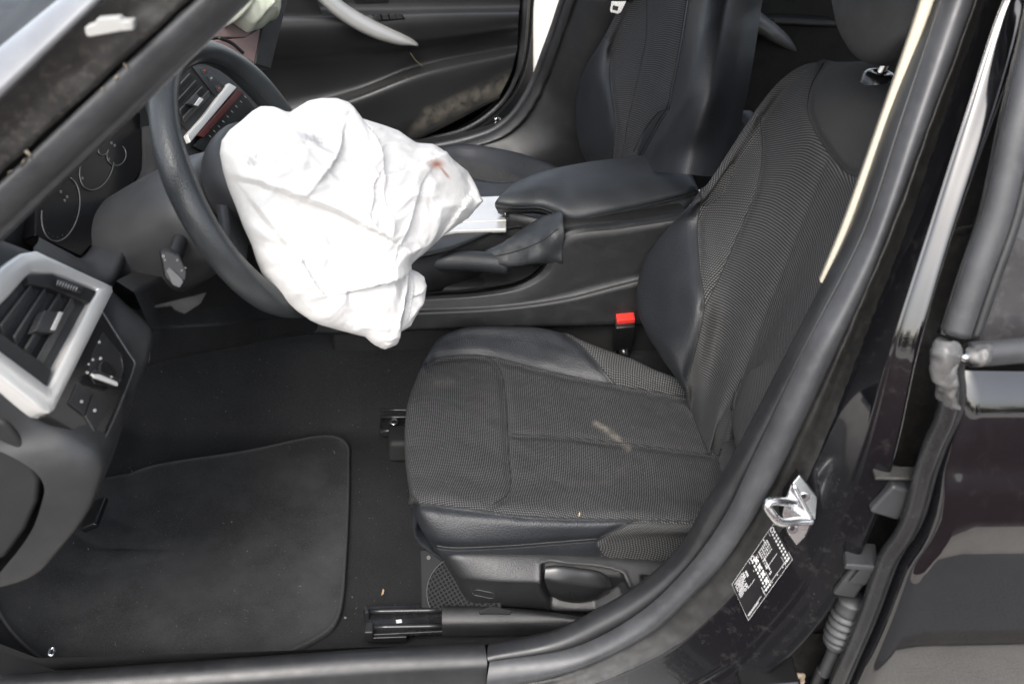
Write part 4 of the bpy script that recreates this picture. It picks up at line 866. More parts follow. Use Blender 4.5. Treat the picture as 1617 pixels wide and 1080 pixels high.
prism('red_display', cs([(396,178),(408,168),(412,178),(398,188)], .0035), CS.n*-.002, M_amber, stack, bevel=.0004)
# far end of the dashboard: grey-pink panel under the passenger airbag, door end trim
PE = Plane(P(420, 80, y=.62), (.8, -.45, .3))
prism('glovebox_panel', [PE(a, b) for a, b in [(330,60),(388,60),(413,42),(445,0),(452,-60),(330,-60)]], PE.n*-.03, plain('glovebox_grey_pink', (.20, .145, .14), .6), dash, bevel=.003)
prism('glovebox_face', [PE(a, b) for a, b in [(330,64),(386,60),(412,45),(418,60),(404,102),(392,95),(330,120)]], PE.n*-.05, plain('pinkish_grey_plastic', (.23, .16, .155), .55), dash, bevel=.003)
prism('end_trim', [PE(a, b, .004) for a, b in [(414,44),(446,0),(452,-60),(470,-60),(440,60),(428,110),(403,102)]], PE.n*-.03, M_dash, dash, bevel=.003)
tube('dashed_seam', [PE(a, b, .012) for a, b in [(345,60),(365,68),(384,84)]], .0035, M_plas, dash, ns=8, n=16)

# ================================================================ STEERING COLUMN AND WHEEL
WC = np.array([-.2166, -.0199, .6644]); WN = np.array([math.cos(.4951)*math.cos(-.1491), math.sin(-.1491), math.sin(.4951)*math.cos(-.1491)])
WA = np.cross(WN, [0, 1, 0]); WA /= np.linalg.norm(WA); WB = np.cross(WN, WA)   # WA up/down in the wheel plane, WB across
if WA[2] < 0: WA = -WA
if WB[1] < 0: WB = -WB
col_ = empty('steering_column', (-.36, -.02, .5), 'dark grey steering column shroud with stalk switch and adjusting lever', 'steering column')
def shroud(k_list):
    rows = []
    for d, ra, rb, off in k_list:
        c = WC-WN*d+WA*off; th = np.linspace(0, 2*math.pi, 48, endpoint=False)
        rows.append([c+WA*ra*np.sign(math.sin(t))*abs(math.sin(t))**.85+WB*rb*np.sign(math.cos(t))*abs(math.cos(t))**.85 for t in th])
    return np.stack([cr([r[i] for r in rows], 40) for i in range(48)], 1)
Gsh = shroud([(.045,.05,.06,-.005),(.055,.066,.082,-.01),(.08,.074,.092,-.012),(.12,.080,.096,-.016),(.17,.083,.098,-.02),(.24,.082,.098,-.025)])
sh = grid('column_shroud', Gsh, plain('shroud_plastic', g(.030, 2), .42, grain=.3), col_, cu=True, caps=True)
tube('shroud_seam', [Gsh[j, 46] for j in range(6, 36)], .0012, M_deep, sh, ns=6)
sp0 = P(272, 408, y=-.13); s1 = P(262, 428, y=-.175)
sa = P(300, 452, y=-.17)-P(262, 410, y=-.14); 
STP = Plane(P(268, 425, y=-.175), (.25, -.85, .35))
stalk = prism('stalk_switch', [STP(a, b) for a, b in [(252,398),(267,395),(285,402),(297,428),(296,440),(285,457),(275,455),(260,440)]], -STP.n*.05, M_plas, col_, bevel=.004, segs=3)
prism('stalk_tip', [STP(a, b, .003) for a, b in [(262,428),(268,421),(288,440),(290,446),(284,455),(272,450)]], -STP.n*.004, plain('worn_grey_tip', (.085, .085, .088), .45), stalk, bevel=.0015)
icon(258, 405, 2.4, STP, stalk, .0006, M_white); icon(260, 411, 2.0, STP, stalk, .0006, M_white, sq=True); icon(280, 411, 1.8, STP, stalk, .0006, M_grey); icon(287, 427, 1.6, STP, stalk, .0006, M_grey); icon(293, 423, 1.2, STP, stalk, .0006, M_grey)
tube('stalk_arm', [STP(272, 418, -.03), WC-WN*.10-WB*.06], .011, M_plas, col_, ns=12, n=8)
LVP = Plane(P(290, 478, y=-.135), (.3, -.8, .5))
prism('adjusting_lever', [LVP(a, b) for a, b in [(228,490),(270,484),(276,490),(292,497),(318,480),(328,461),(322,462),(268,476),(232,484)]], -LVP.n*.014, M_deep, col_, bevel=.004, segs=3)

wheel = empty('steering_wheel', WC, 'black leather steering wheel behind the burst white airbag', 'steering wheel')
th = np.linspace(0, 2*math.pi, 160, endpoint=False); ring_p = [WC+.188*(math.cos(t)*WA+math.sin(t)*WB) for t in th]
rows = []
for t in th:
    rad = math.cos(t)*WA+math.sin(t)*WB; ph = np.linspace(0, 2*math.pi, 24, endpoint=False)
    k_ = 1+.10*math.exp(-((abs(math.sin(t))-.9)/.15)**2)
    rows.append([WC+.188*rad+(.0165*k_*math.cos(p))*rad+(.0190*k_*math.sin(p))*WN for p in ph])
Gr_ = np.array(rows); rim = grid('rim', Gr_, M_rimlea, wheel, cu=True, cv=True)
for t0 in (R(62), R(-62), R(118), R(-118)):
    rad = math.cos(t0)*WA+math.sin(t0)*WB; ph = np.linspace(0, 2*math.pi, 28, endpoint=False); tube('rim_seam', [WC+.188*rad+.0170*math.cos(p)*rad+.0195*math.sin(p)*WN for p in ph], .0009, M_deep, rim, ns=5, closed=True)
tube('inner_rim_seam', [WC+(.188-.0172)*(math.cos(t)*WA+math.sin(t)*WB)+.002*WN for t in th], .0009, M_deep, rim, ns=5, closed=True)
hub = []
for d, r_ in ((-.05, .03), (-.045, .06), (-.02, .078), (.005, .082), (.018, .074), (.022, .05)):
    hub.append([WC+WN*d+r_*(math.cos(t)*WA+math.sin(t)*WB*1.1) for t in np.linspace(0, 2*math.pi, 48, endpoint=False)])
grid('hub', np.stack([cr([h[i] for h in hub], 24) for i in range(48)], 1), M_plas2, wheel, cu=True, caps=True)
for (ang, w_) in ((R(100), .05), (R(-100), .05), (R(180), .045)):
    d = math.cos(ang)*WA+math.sin(ang)*WB; tn = np.cross(WN, d)
    a_, b_ = WC+d*.06-WN*.01, WC+d*.180
    grid('spoke', loft([[a_+tn*w_*.7*s-WN*.012, (a_+b_)/2+tn*w_*.42*s-WN*.008, b_+tn*w_*.40*s-WN*.004] for s in (-1, -.5, 0, .5, 1)], 14, 14), M_plas2, wheel, thick=.016)

# ================================================================ DRIVER AIRBAG
BN_ = np.array([.42, -.80, .45]); AB = Plane(P(545, 345, y=-.085), BN_)
sil = [(347,242),(350,222),(362,206),(380,192),(398,176),(412,168),(430,169),(446,176),(457,178),(470,170),(486,160),(505,156),(528,156),(545,161),(554,172),(560,184),(590,194),(628,206),(642,218),(655,226),(680,228),(694,236),(716,257),(735,270),(748,290),(756,308),(762,318),(748,332),(738,345),(718,358),(700,372),(684,386),(672,397),(655,410),(644,421),(641,432),(636,470),(630,505),(624,545),(606,552),(590,544),(577,532),(560,528),(530,520),(505,513),(490,506),(470,492),(450,474),(432,455),(415,435),(405,412),(398,388),(384,358),(372,325),(360,296),(352,270)]
def radial(poly, c, n):
    q = np.array(poly+[poly[0]], float); out = []
    for t in np.linspace(0, 2*math.pi, n, endpoint=False):
        d = np.array([math.cos(t), math.sin(t)]); best = 0
        for a, b in zip(q[:-1], q[1:]):
            e = b-a; m_ = np.array([[d[0], -e[0]], [d[1], -e[1]]]); det = np.linalg.det(m_)
            if abs(det) < 1e-9: continue
            s, u = np.linalg.solve(m_, a-np.array(c));
            if s > 0 and -1e-6 <= u <= 1+1e-6: best = max(best, s)
        out.append(best)
    return np.array(out)
def bagmesh(name, poly, c, plane, bulge, folds, parent, off=0.0, nr=110, nt=300, namp=.008, marks=None):
    rr = radial(poly, c, nt); tt = np.linspace(0, 2*math.pi, nt, endpoint=False)
    rho = np.concatenate([np.linspace(0.004, .9, nr-24), 1-.1*(1-np.linspace(0, 1, 24)**.55)[1:]]); nr_ = len(rho)
    px = c[0]+rho[:, None]*rr[None]*np.cos(tt); py = c[1]+rho[:, None]*rr[None]*np.sin(tt)
    q = np.stack([px, py], -1)
    h = bulge*(1-rho[:, None]**3)**.6*np.ones_like(px)
    env = np.clip((1-rho[:, None])/.12, 0, 1)**.7
    for pts, amp, w1, w2 in folds:
        pc = cr2(pts, 40); d = np.full(px.shape, 1e9); sg = np.zeros(px.shape); tl = np.zeros(px.shape)
        for i, (a, b) in enumerate(zip(pc[:-1], pc[1:])):
            e = b-a; t = np.clip(((q-a) @ e)/(e @ e+1e-9), 0, 1); dv = q-a-t[..., None]*e; dd = np.linalg.norm(dv, axis=-1); m_ = dd < d
            d = np.where(m_, dd, d); sg = np.where(m_, e[0]*dv[..., 1]-e[1]*dv[..., 0], sg); tl = np.where(m_, (i+t)/39, tl)
        taper = np.sin(np.pi*np.clip(tl, .02, .98))**.6
        h = h+taper*amp*np.where(sg < 0, np.exp(-d/w1), -np.exp(-d/w2)*.7+1.7*np.exp(-d/2.5)*0)*np.minimum(1, .35+env)
    front = np.empty(px.shape+(3,))
    for j in range(nr_):
        for i in range(nt):
            v = Vector((px[j, i]*.01, py[j, i]*.01, 3.1)); n1 = noise.noise(v*.9); wv = Vector((noise.noise(v*1.3+Vector((9, 0, 0))), noise.noise(v*1.3+Vector((0, 7, 0))), 0))*.6
            n2 = 1-abs(noise.noise((v+wv)*1.7))*2; n3 = 1-abs(noise.noise((v+wv)*4.1))*2; n4 = noise.noise((v+wv)*9)
            h[j, i] += (n1*1.35+n2*.85+n3*.26+n4*.07)*namp*min(1, .25+env[j, 0])
            front[j, i] = plane(px[j, i], py[j, i], off)+plane.n*h[j, i]
    back = np.array([[plane(px[j, i], py[j, i], off)-plane.n*(bulge*.45*(1-rho[j]**2)**.5) for i in range(nt)] for j in range(nr_-2, -1, -8)])
    G = np.concatenate([front, back]); at = {}; qa = project(G)
    qa[nr_:] = -999
    at['stain'] = np.maximum(np.clip(1.2-np.hypot((qa[..., 0]-690)/13, (qa[..., 1]-260)/9), 0, 1), np.clip(1-line_d(qa, [(697,266),(708,280)])/3, 0, 1))
    gr = np.clip(1-line_d(qa, [(500,338),(545,364),(592,386)])/7, 0, 1)*.8; gr = np.maximum(gr, np.clip(1-np.hypot((qa[..., 0]-370)/14, (qa[..., 1]-284)/9), 0, 1)*.8); gr = np.maximum(gr, np.clip(1-line_d(qa, [(355,260),(372,325),(400,395),(420,440),(470,492)])/6, 0, 1)*.5)  # warm tint along the main fold, one spot and the left edge
    at['warm_tint'] = gr
    pm = np.zeros(qa.shape[:2])
    for i in range(6): x = 484+i*6; pm = np.maximum(pm, ((np.abs(qa[..., 0]-x) < 1.6) & (np.abs(qa[..., 1]-(216+i*1.6)) < 5.5))*.55)
    for i, (x, y) in enumerate(((391,248),(398,252),(404,247),(393,256),(401,258))): pm = np.maximum(pm, (np.abs(np.hypot(qa[..., 0]-x, qa[..., 1]-y)-2.4) < 1.2)*.6)
    at['print'] = pm
    return grid(name, G, M_bag, parent, attrs=at, cu=True, caps=True)
bag = empty('driver_airbag', P(545, 345, y=-.085), 'burst white airbag hanging crumpled from the steering wheel', 'airbag')
folds = [
    ([(362,282),(425,308),(500,337),(545,362),(594,387)], .016, 45, 14),
    ([(575,300),(573,262),(566,225),(556,180)], .016, 40, 30),
    ([(700,240),(650,258),(610,276),(582,282)], .012, 30, 24),
    ([(600,392),(618,350),(628,310),(640,290)], .010, 40, 30),
    ([(524,462),(570,450),(610,438),(640,424)], .013, 50, 16),
    ([(470,300),(500,260),(520,215)], .012, 35, 25),
    ([(430,185),(445,230),(450,280)], .010, 30, 30),
    ([(380,310),(420,370),(440,400)], .008, 28, 18),
    ([(745,300),(715,325),(690,370)], .006, 25, 15),
    ([(552,340),(556,300),(565,285)], .008, 20, 14),
    ([(625,440),(612,490),(605,540)], .008, 30, 12),
    ([(500,470),(470,440),(445,395)], .007, 40, 20),
]
bagmesh('bag_front', sil, (545, 345), AB, .060, folds, bag)
flap = [(628,430),(646,424),(660,430),(669,437),(673,455),(668,481),(655,502),(648,515),(636,522),(622,530),(600,520),(590,470)]
bagmesh('bag_flap', flap, (632, 478), AB, .018, [([(640,470),(655,462),(672,450)], .008, 14, 8), ([(640,510),(650,490),(668,478)], .006, 10, 8), ([(636,500),(640,460),(645,432)], .006, 10, 8)], bag, off=-.012, nr=50, nt=120, namp=.004)
# neck of cloth from the wheel hub into the bag
hc = WC+WN*.02; bc_ = P(545, 345, y=-.085)-AB.n*.03
grid('bag_neck', np.array([[c+r_*(math.cos(t)*WA+math.sin(t)*WB) for t in np.linspace(0, 2*math.pi, 40, endpoint=False)] for c, r_ in ((hc, .05), (hc*.6+bc_*.4, .06), (hc*.25+bc_*.75, .07), (bc_, .08))]), M_bag, bag, cu=True)

# passenger airbag hanging over the far end of the dashboard
PA = Plane(P(400, 20, y=.60), (.6, -.65, .3))
pab = [(352,44),(366,36),(390,52),(412,46),(424,34),(433,33),(436,10),(441,0),(446,-60),(430,-130),(340,-130),(300,-60),(330,0)]
o_ = bagmesh('passenger_airbag', pab, (390, -30), PA, .05, [([(385,45),(400,20),(410,-10)], .012, 20, 12), ([(425,34),(415,15),(400,5)], .010, 16, 12)], None, nr=44, nt=120, namp=.010)
tag(o_, 'pale greenish white airbag hanging over the far end of the dashboard', 'airbag')
o_.data.materials.clear(); o_.data.materials.append(plain('pale_green_airbag_cloth', (.46, .48, .40), .7, var=.1, grain=.3))

# ================================================================ FAR FRONT DOOR (ajar)
FD = Plane.three((-.72, 1.13, .4), (.34, 1.42, .4), (-.2, 1.27+.015, .1))
FD = Plane(FD.p, FD.n)
fdo = empty('front_door', (-.70, 1.15, -.1), 'black trimmed far front door standing ajar, with a silver grip and muddy pocket', 'car door')
def fd(pts): return [FD(a, b, o) for a, b, o in pts]
rowsd = [
    fd([(300,-75,-.03),(430,-75,-.03),(560,-70,-.03),(700,-65,-.03),(823,-62,-.03)]),
    fd([(300,-60,.004),(430,-60,.004),(560,-55,.004),(700,-50,.004),(823,-50,.004)]),
    fd([(300,5,.0),(430,5,.0),(560,8,.0),(700,8,.0),(821,6,.0)]),
    fd([(300,18,.01),(430,16,.01),(560,18,.01),(700,16,.01),(820,14,.01)]),
    fd([(300,30,.055),(430,28,.055),(560,26,.055),(700,22,.058),(819,20,.045)]),
    fd([(300,48,.066),(430,46,.066),(560,42,.066),(700,33,.066),(819,27,.052)]),
    fd([(300,80,.052),(430,78,.052),(560,70,.052),(700,56,.054),(818,40,.045)]),
    fd([(300,112,.01),(430,108,.010),(560,95,.010),(700,75,.010),(818,52,.012)]),
    fd([(300,190,.0),(430,165,.002),(560,140,.002),(660,104,.002),(817,72,.002)]),
    fd([(300,215,.022),(430,188,.022),(560,149,.022),(660,111,.022),(816,80,.018)]),
    fd([(300,225,.050),(430,198,.050),(560,158,.050),(660,121,.050),(814,87,.034)]),
    fd([(300,260,.046),(440,232,.046),(560,200,.046),(660,165,.046),(808,112,.030)]),
    fd([(300,290,.034),(450,265,.036),(560,236,.036),(660,206,.034),(790,150,.022)]),
    fd([(300,310,.0),(450,288,.002),(560,258,.002),(665,218,.002),(788,156,.002)]),
]
Gf = loft(rowsd, 120, 170); qf = project(Gf)
km = NB('door_panel_plastic'); mud = km.math('MULTIPLY', km.attr('mud'), km.rng(km.noise(22, 6, .7), .36, .6)); 
km.set(Base_Color=km.mix(mud, km.mix(km.noise(9, 3), g(.018), g(.028)), (.12, .108, .088)), Roughness=km.mixf(mud, .32, .9)); km.bump(km.noise(900, 2), .3, .0006)
mudm = 1.0*np.clip(poly_sd(qf, [(640,222),(672,175),(730,150),(812,112),(806,160),(740,200)])/14+.5, 0, 1)
dpan = grid('inner_panel', Gf, km.m, fdo, attrs={'mud': mudm})
gm = plain('satin_silver_grip', (.40, .395, .38), .36, metal=.4, var=.05)
gp = cr([FD(a, b, o) for a, b, o in [(470,-45,.065),(505,-12,.075),(540,18,.080),(580,42,.080),(620,58,.072),(650,67,.058),(659,71,.050)]], 50)
G_ = tube_grid(gp, [.022, .027, .030, .030, .028, .022, .006], 20, None, flat=.55, up=(.5, -.3, 1)); grid('pull_grip', G_, gm, fdo, cu=True, caps=True)
swp = prism('switch_plate', fd([(586,24,.0675),(634,22,.0675),(641,31,.067),(600,35,.067)]), FD.n*-.004, M_smooth, fdo, bevel=.001)
for a, b in ((596,28),(608,27),(620,26.5),(630,26)): prism('window_switch', fd([(a-5,b-3,.070),(a+4,b-3.4,.070),(a+6,b+4,.069),(a-3,b+4.6,.069)]), FD.n*-.003, M_plas2, swp, bevel=.0008)
prism('upper_recess', fd([(556,-4,.004),(615,-6,.004),(612,4,.004),(562,6,.004)]), FD.n*-.004, M_smooth, fdo, bevel=.001)
disc('door_speaker', FD(474, 28, .03), FD.n, .055, M_deep, fdo, h=.004, ns=40)
# door edge and seals
edge = [(825,-60),(824,-30),(822,0),(820,40),(816,80),(808,114),(790,150),(760,180),(722,202),(668,217),(600,236)]
e0 = fd([(a, b, .004) for a, b in edge]); e1 = fd([(a, b, -.045) for i, (a, b) in enumerate([(845,-60),(844,-30),(843,0),(842,40),(842,80),(842,118),(838,150),(822,180),(790,205),(745,225),(640,250)])]); e2 = fd([(a+66-i*4.2, b+10+i*2.2, -.06) for i, (a, b) in enumerate(edge)])
e3 = [FD(min(a, 905), b, -.06) for a, b in [(908,-190),(908,-60),(905,0),(903,40),(900,80),(896,115),(880,160),(850,195),(810,225),(760,245),(700,260)]]
grid('door_edge', loft([e0, [a*.7+b*.3 for a, b in zip(e0, e1)], e1], 80, 16), M_paint, fdo)
fe = [FD(a, b, -.05) for a, b in [(905,-190),(905,-60),(904,0),(902,45),(900,90),(898,130),(893,155)]]
tube('door_seal', fd([(a+8, b+4, .004) for a, b in edge]), .007, M_rubl, fdo, ns=8, n=80); tube('door_seal', fd([(a+20-i*.8, b+7, -.010) for i, (a, b) in enumerate(edge)]), .005, M_rub, fdo, ns=8, n=80)
outer = [p+np.array([.0, .05, 0]) for p in e1]
grid('outer_skin', loft([e1, [p+np.array([.005, .035, 0]) for p in e1], [FD(a-250, b-10, -.11) for a, b in edge]], 60, 24), M_paintclean, fdo)
lat = [FD(a, b, -.02) for a, b in [(781,188),(787,186),(796,192),(804,190)]]
tube('latch_wire', [FD(a, b, .0) for a, b in [(780,190),(786,186),(793,192),(800,191),(806,196),(800,200),(790,197),(782,193)]], .0022, M_zinc, fdo, ns=6, n=30)
# a few stray dry straws lying on the door ledge
straw_m = plain('dry_straw', (.24, .2, .13), .8)
for i, pts in enumerate(([(648,84),(655,94),(668,106)], [(640,122),(648,128),(654,134)])):
    s_ = tube('dry_straw', [FD(a, b, .052 if i == 0 else .048) for a, b in pts], .0008, straw_m, ns=5, n=10)
    tag(s_, ['thin dry straw stuck on the ledge of the far door, just under the silver grip', 'short dry straw on the face of the far door pocket'][i], 'straw', 'straws on the far door')

# ================================================================ FAR PILLAR AND SILL (car body)
fp = [(965,-190,1.08),(925,-80,1.10),(893,0,1.12),(878,45,1.13),(862,88,1.14),(848,125,1.15),(833,155,1.15),(812,185,1.15),(785,207,1.15),(745,222,1.15),(690,234,1.15),(560,250,1.15)]
fp = [P(a, b, y=c) for a, b, c in fp]
fq = [P(a, b, y=c) for a, b, c in [(985,-190,1.06),(945,-80,1.08),(909,0,1.10),(894,45,1.11),(877,90,1.12),(862,130,1.13),(847,162,1.13),(826,193,1.13),(798,216,1.13),(757,231,1.13),(700,242,1.13),(560,258,1.13)]]
fr = [P(a, b, y=c) for a, b, c in [(1030,-190,1.04),(995,-80,1.05),(960,0,1.06),(945,45,1.07),(928,90,1.08),(915,140,1.09),(905,185,1.10),(890,225,1.10),(850,246,1.10),(790,256,1.10),(720,262,1.10),(560,272,1.10)]]
fs = [P(a, b, y=c) for a, b, c in [(1200,-190,1.04),(1180,-80,1.05),(1160,0,1.06),(1140,45,1.07),(1120,90,1.08),(1100,140,1.09),(1090,200,1.10),(1060,260,1.10),(1000,300,1.10),(900,310,1.10),(800,310,1.10),(560,300,1.10)]]
grid('far_pillar_trim', loft([[p+np.array([.02, .09, 0]) for p in fp], fp, [a*.5+b*.5+np.array([0, -.004, 0]) for a, b in zip(fp, fq)], fq, [p+np.array([0, .006, 0]) for p in fq], fr, fs], 110, 60), M_plas, body)
ff = cr(fp, 80); tube('far_door_seal', ff+np.array([-.004, .012, 0]), .009, M_rubl, body, ns=10)
# rear right side: door trim with grip, shelf, rear seat
RP = Plane((1.0, 1.12, .5), (-.05, -1, .05))
rdo = empty('rear_far_door', (1.1, 1.12, 0), 'dark rear door trim on the far side with a curved grey grip, between the two seats', 'car door')
prism('trim_panel', [RP(a, b) for a, b in [(1080,-40),(1500,-70),(1500,300),(1080,300)]], (0, .04, 0), M_deep, rdo)
gp = cr([RP(a, b, o) for a, b, o in [(1170,15,.04),(1195,34,.055),(1218,50,.06),(1240,66,.055),(1254,78,.04)]], 30)
grid('pull_grip', tube_grid(gp, [.03, .042, .04, .03, .012], 18, None, flat=.5, up=(.6, -.2, 1)), plain('grey_grip', (.12, .12, .118), .4), rdo, cu=True, caps=True)
prism('arm_ledge', [RP(a, b, .05) for a, b in [(1195,28),(1320,34),(1330,46),(1235,42),(1200,36)]], (0, .06, 0), M_plas, rdo, bevel=.008)
for a, b in ((1214,31),(1222,32)): disc('ledge_button', RP(a, b, .056), (-.1, -.3, 1), .006, M_steel, rdo, h=.004, ns=12)
rs = empty('rear_seat', (1.15, .4, 0), 'dark leather rear bench seat glimpsed between the two front seats', 'car seat')
grid('bench_cushion', loft([[np.array([x, y, z]) for y in np.linspace(-.3, 1.08, 12)] for x, z in ((.86, .02), (.84, .16), (.87, .25), (.95, .28), (1.15, .25), (1.3, .22))], 40, 30), M_lea, rs)
grid('bench_back', loft([[np.array([x, y, z]) for y in np.linspace(-.3, 1.08, 12)] for x, z in ((1.26, .2), (1.30, .35), (1.36, .55), (1.42, .8), (1.45, .95))], 40, 30), M_lea, rs)
bl = [(1124,236),(1126,214),(1132,196),(1146,180),(1166,174),(1188,178),(1200,196),(1196,240),(1160,268)]
BLP = Plane(P(1160, 215, y=.66), (-.3, -.8, .5))
Gb_ = np.array([[BLP(1160+(a-1160)*t, 222+(b-222)*t, .05*(1-t**2.2)**.5) for a, b in cr2(bl+[bl[0]], 60)] for t in np.linspace(.02, 1, 24)])
for j in range(24):
    for i in range(60): Gb_[j, i] += np.array(noise.noise_vector(Vector(Gb_[j, i]*45)))*.003
so = [p-BLP.n*.05 for p in Gb_[-1]]
lb = grid('leather_bag', np.concatenate([Gb_, [so]]), M_lea2, cu=True, caps=True); tag(lb, 'small wrinkled dark leather bag wedged in the dark behind the armrest', 'bag')

# ================================================================ STRIKER, TYRE LABEL
v_, f_ = [], []
for o in bpy.data.objects:
    if o.name in ('side_pillar', 'pillar_flange'):
        k_ = len(v_); v_ += [Vector(np.array(x.co)+BASE[body]) for x in o.data.vertices]; f_ += [tuple(i+k_ for i in p.vertices) for p in o.data.polygons]
S_p = BVHTree.FromPolygons(v_, f_)
def hp_(px, py, off=.001):
    d = Vector(ray(px, py)).normalized(); l, n, i, t = S_p.ray_cast(Vector(CAM), d)
    if l is None: return P(px, py, y=-.43)
    if n.dot(d) > 0: n = -n
    return np.array(l+n*off)
c_ = hp_(1262, 805, 0); SN = np.array([-.10, -.95, .22]); SN /= np.linalg.norm(SN); ST = Plane(c_+SN*.003, SN)
ST = Plane(c_+SN*.012, SN)
strk = empty('door_striker', c_, 'shiny zinc door striker with two bolts on the black pillar', 'striker')
base_o = [(1263,750),(1291,786),(1288,820),(1271,848),(1258,861),(1244,841),(1232,815),(1238,785),(1252,762)]
ST = Plane(c_+SN*.016, SN)
def facet(nm, pts): return prism(nm, [ST(x, y, o) for x, y, o in pts], -SN*.005, M_zinc, strk, bevel=.0012, segs=3)
facet('upper_plate', [(1252,763,.010),(1263,750,.004),(1291,786,.0),(1288,820,.006),(1283,822,.010)])
facet('lower_plate', [(1250,765,.010),(1282,823,.010),(1271,848,.002),(1258,861,.0),(1244,841,.0),(1236,812,.004),(1242,785,.008)])
prism('base_pad', [ST(x, y, -.004) for x, y in [(1263,748),(1293,786),(1288,822),(1272,850),(1258,864),(1242,842),(1234,814),(1242,780)]], -SN*.016, M_smooth, strk, bevel=.001)
tube('fold_ridge', [ST(1253, 765, .010), ST(1282, 821, .011)], .0028, M_zinc, strk, ns=10, n=12)
lpth = [ST(a, b, o) for a, b, o in [(1256,792,.006),(1242,792,.018),(1224,791,.032),(1214,793,.037),(1212,799,.038),(1219,812,.038),(1228,822,.035),(1238,825,.030),(1258,823,.018),(1281,822,.009)]]
tube('latch_loop', lpth, .0058, M_zinc, strk, ns=14, n=80)
for a, b in ((1269, 783), (1251, 834)):
    bo_ = disc('bolt', ST(a, b, .005), SN, .0072, M_zinc, strk, h=.004, ns=24); disc('bolt_socket', ST(a, b, .0091), SN, .0036, M_steel, bo_, h=.0008, ns=6)
QA, QB, QC, QD = (1222, 826), (1252, 882), (1182, 979), (1156, 922)
def suv(u, v, off=.0012):
    a = (np.array(QA)*(1-v)+np.array(QB)*v)*(1-u)+(np.array(QD)*(1-v)+np.array(QC)*v)*u
    return hp_(a[0]+4*math.sin(math.pi*u)*0, a[1], off)
labm = plain('label_black_film', (.006, .006, .007), .3); lg = np.array([[suv(u, v, .0008) for u in np.linspace(0, 1, 24)] for v in np.linspace(0, 1, 14)])
lab = grid('tyre_label', lg, labm, strk if False else None); tag(lab, 'black tyre pressure label with small white tables on the lower pillar', 'sticker')
pv, pf = [], []
def mark(u0, v0, u1, v1):
    b_ = len(pv); pv.extend([suv(u0, v0), suv(u1, v0), suv(u1, v1), suv(u0, v1)]); pf.append((b_, b_+1, b_+2, b_+3))
def cells(u0, u1, nu_, v0, v1, nv_, fill=.6, prob=1.0):
    for i in range(nu_):
        for j in range(nv_):
            if random.random() < prob:
                a = u0+(u1-u0)*i/nu_; b = v0+(v1-v0)*j/nv_; mark(a, b, a+(u1-u0)/nu_*fill, b+(v1-v0)/nv_*fill*(.7+.3*random.random()))
t_ = .004
for (u0, v0, u1, v1) in ((.0,.0,1,.008),(.0,.992,1,1),(0,0,.004,1),(.996,0,1,1),(.13,.02,.134,.98),(.02,.87,.62,.88),(.44,.10,.444,.86),(.16,.55,.42,.56),(.60,.03,.606,.97),(.64,.45,.8,.46),(.66,.89,.98,.90)): mark(u0, v0, u1, v1)
cells(.03, .12, 2, .14, .97, 9, .55); cells(.20, .42, 7, .10, .38, 12, .62, .8); cells(.24, .27, 1, .02, .14, 4, .6); cells(.36, .42, 2, .36, .75, 14, .7, .85)
cells(.46, .585, 3, .12, .97, 9, .6); cells(.47, .56, 1, .14, .9, 4, .5); cells(.78, .97, 9, .06, .45, 12, .7, .92); cells(.70, .80, 2, .08, .26, 5, .65, .8); cells(.74, .97, 14, .91, .97, 1, .55, .85); cells(.05, .6, 9, .90, .97, 1, .35, .5)
link('white_print', pv, pf, M_white, lab, smooth=False)
for (u, v) in ((.06, .07), (.53, .07)): tube('circle_mark', [suv(u+.032*math.cos(t), v+.045*math.sin(t), .0014) for t in np.linspace(0, 2*math.pi, 14, endpoint=False)], .0006, M_white, lab, ns=5, closed=True)

# ================================================================ REAR DOOR (driver side, ajar)
rd = empty('rear_door', (.62, -.47, -.2), 'glossy black rear door at the right edge with rubber seal, hinge and cable boot', 'car door')
dl = [(1497,560),(1496,590),(1499,625),(1492,660),(1474,700),(1460,740),(1450,780),(1440,815),(1424,848),(1404,876),(1388,915),(1374,955),(1356,1000),(1334,1050),(1310,1110),(1280,1180)]
dw = [P(a, b, y=-.475) for a, b in dl]
tube('edge_seal', dw, [.011, .012, .012, .0115, .0115], plain('door_edge_rubber', (.014, .014, .015), .24, dust=.06), rd, ns=16, n=120)
tube('edge_seal', [p+np.array([.016, .004, 0]) for p in dw], .006, M_rub, rd, ns=10, n=120)
dc = cr(dw, 60)+np.array([.018, -.004, 0])
def skin_y(z):
    pts = [(-.35, -.44), (-.2, -.468), (0, -.492), (.2, -.502), (.38, -.503), (.46, -.500), (.495, -.496), (.507, -.489), (.518, -.487), (.55, -.484), (.585, -.478), (.615, -.466), (.632, -.452), (.645, -.44)]
    return np.interp(z, [p[0] for p in pts], [p[1] for p in pts])
zs = np.concatenate([np.linspace(.632, .44, 40), np.linspace(.43, -.30, 40)])
o_z = np.argsort(dc[:, 2]); rowsk = []
for z in zs:
    x0 = np.interp(z, dc[o_z, 2], dc[o_z, 0]); ysm = np.mean([skin_y(z+d) for d in np.linspace(-.014, .014, 9)])
    rowsk.append([[x0-.004, -.455, z], [x0, ysm+.008, z], [x0+.004, ysm+.001, z]]+[[x0+.004+t, ysm-.006*math.sin(min(1, t/1.0)*1.5), z-.012*t] for t in np.linspace(.02, 1.05, 40)])
grid('outer_skin', np.array(rowsk), M_paintclean, rd)
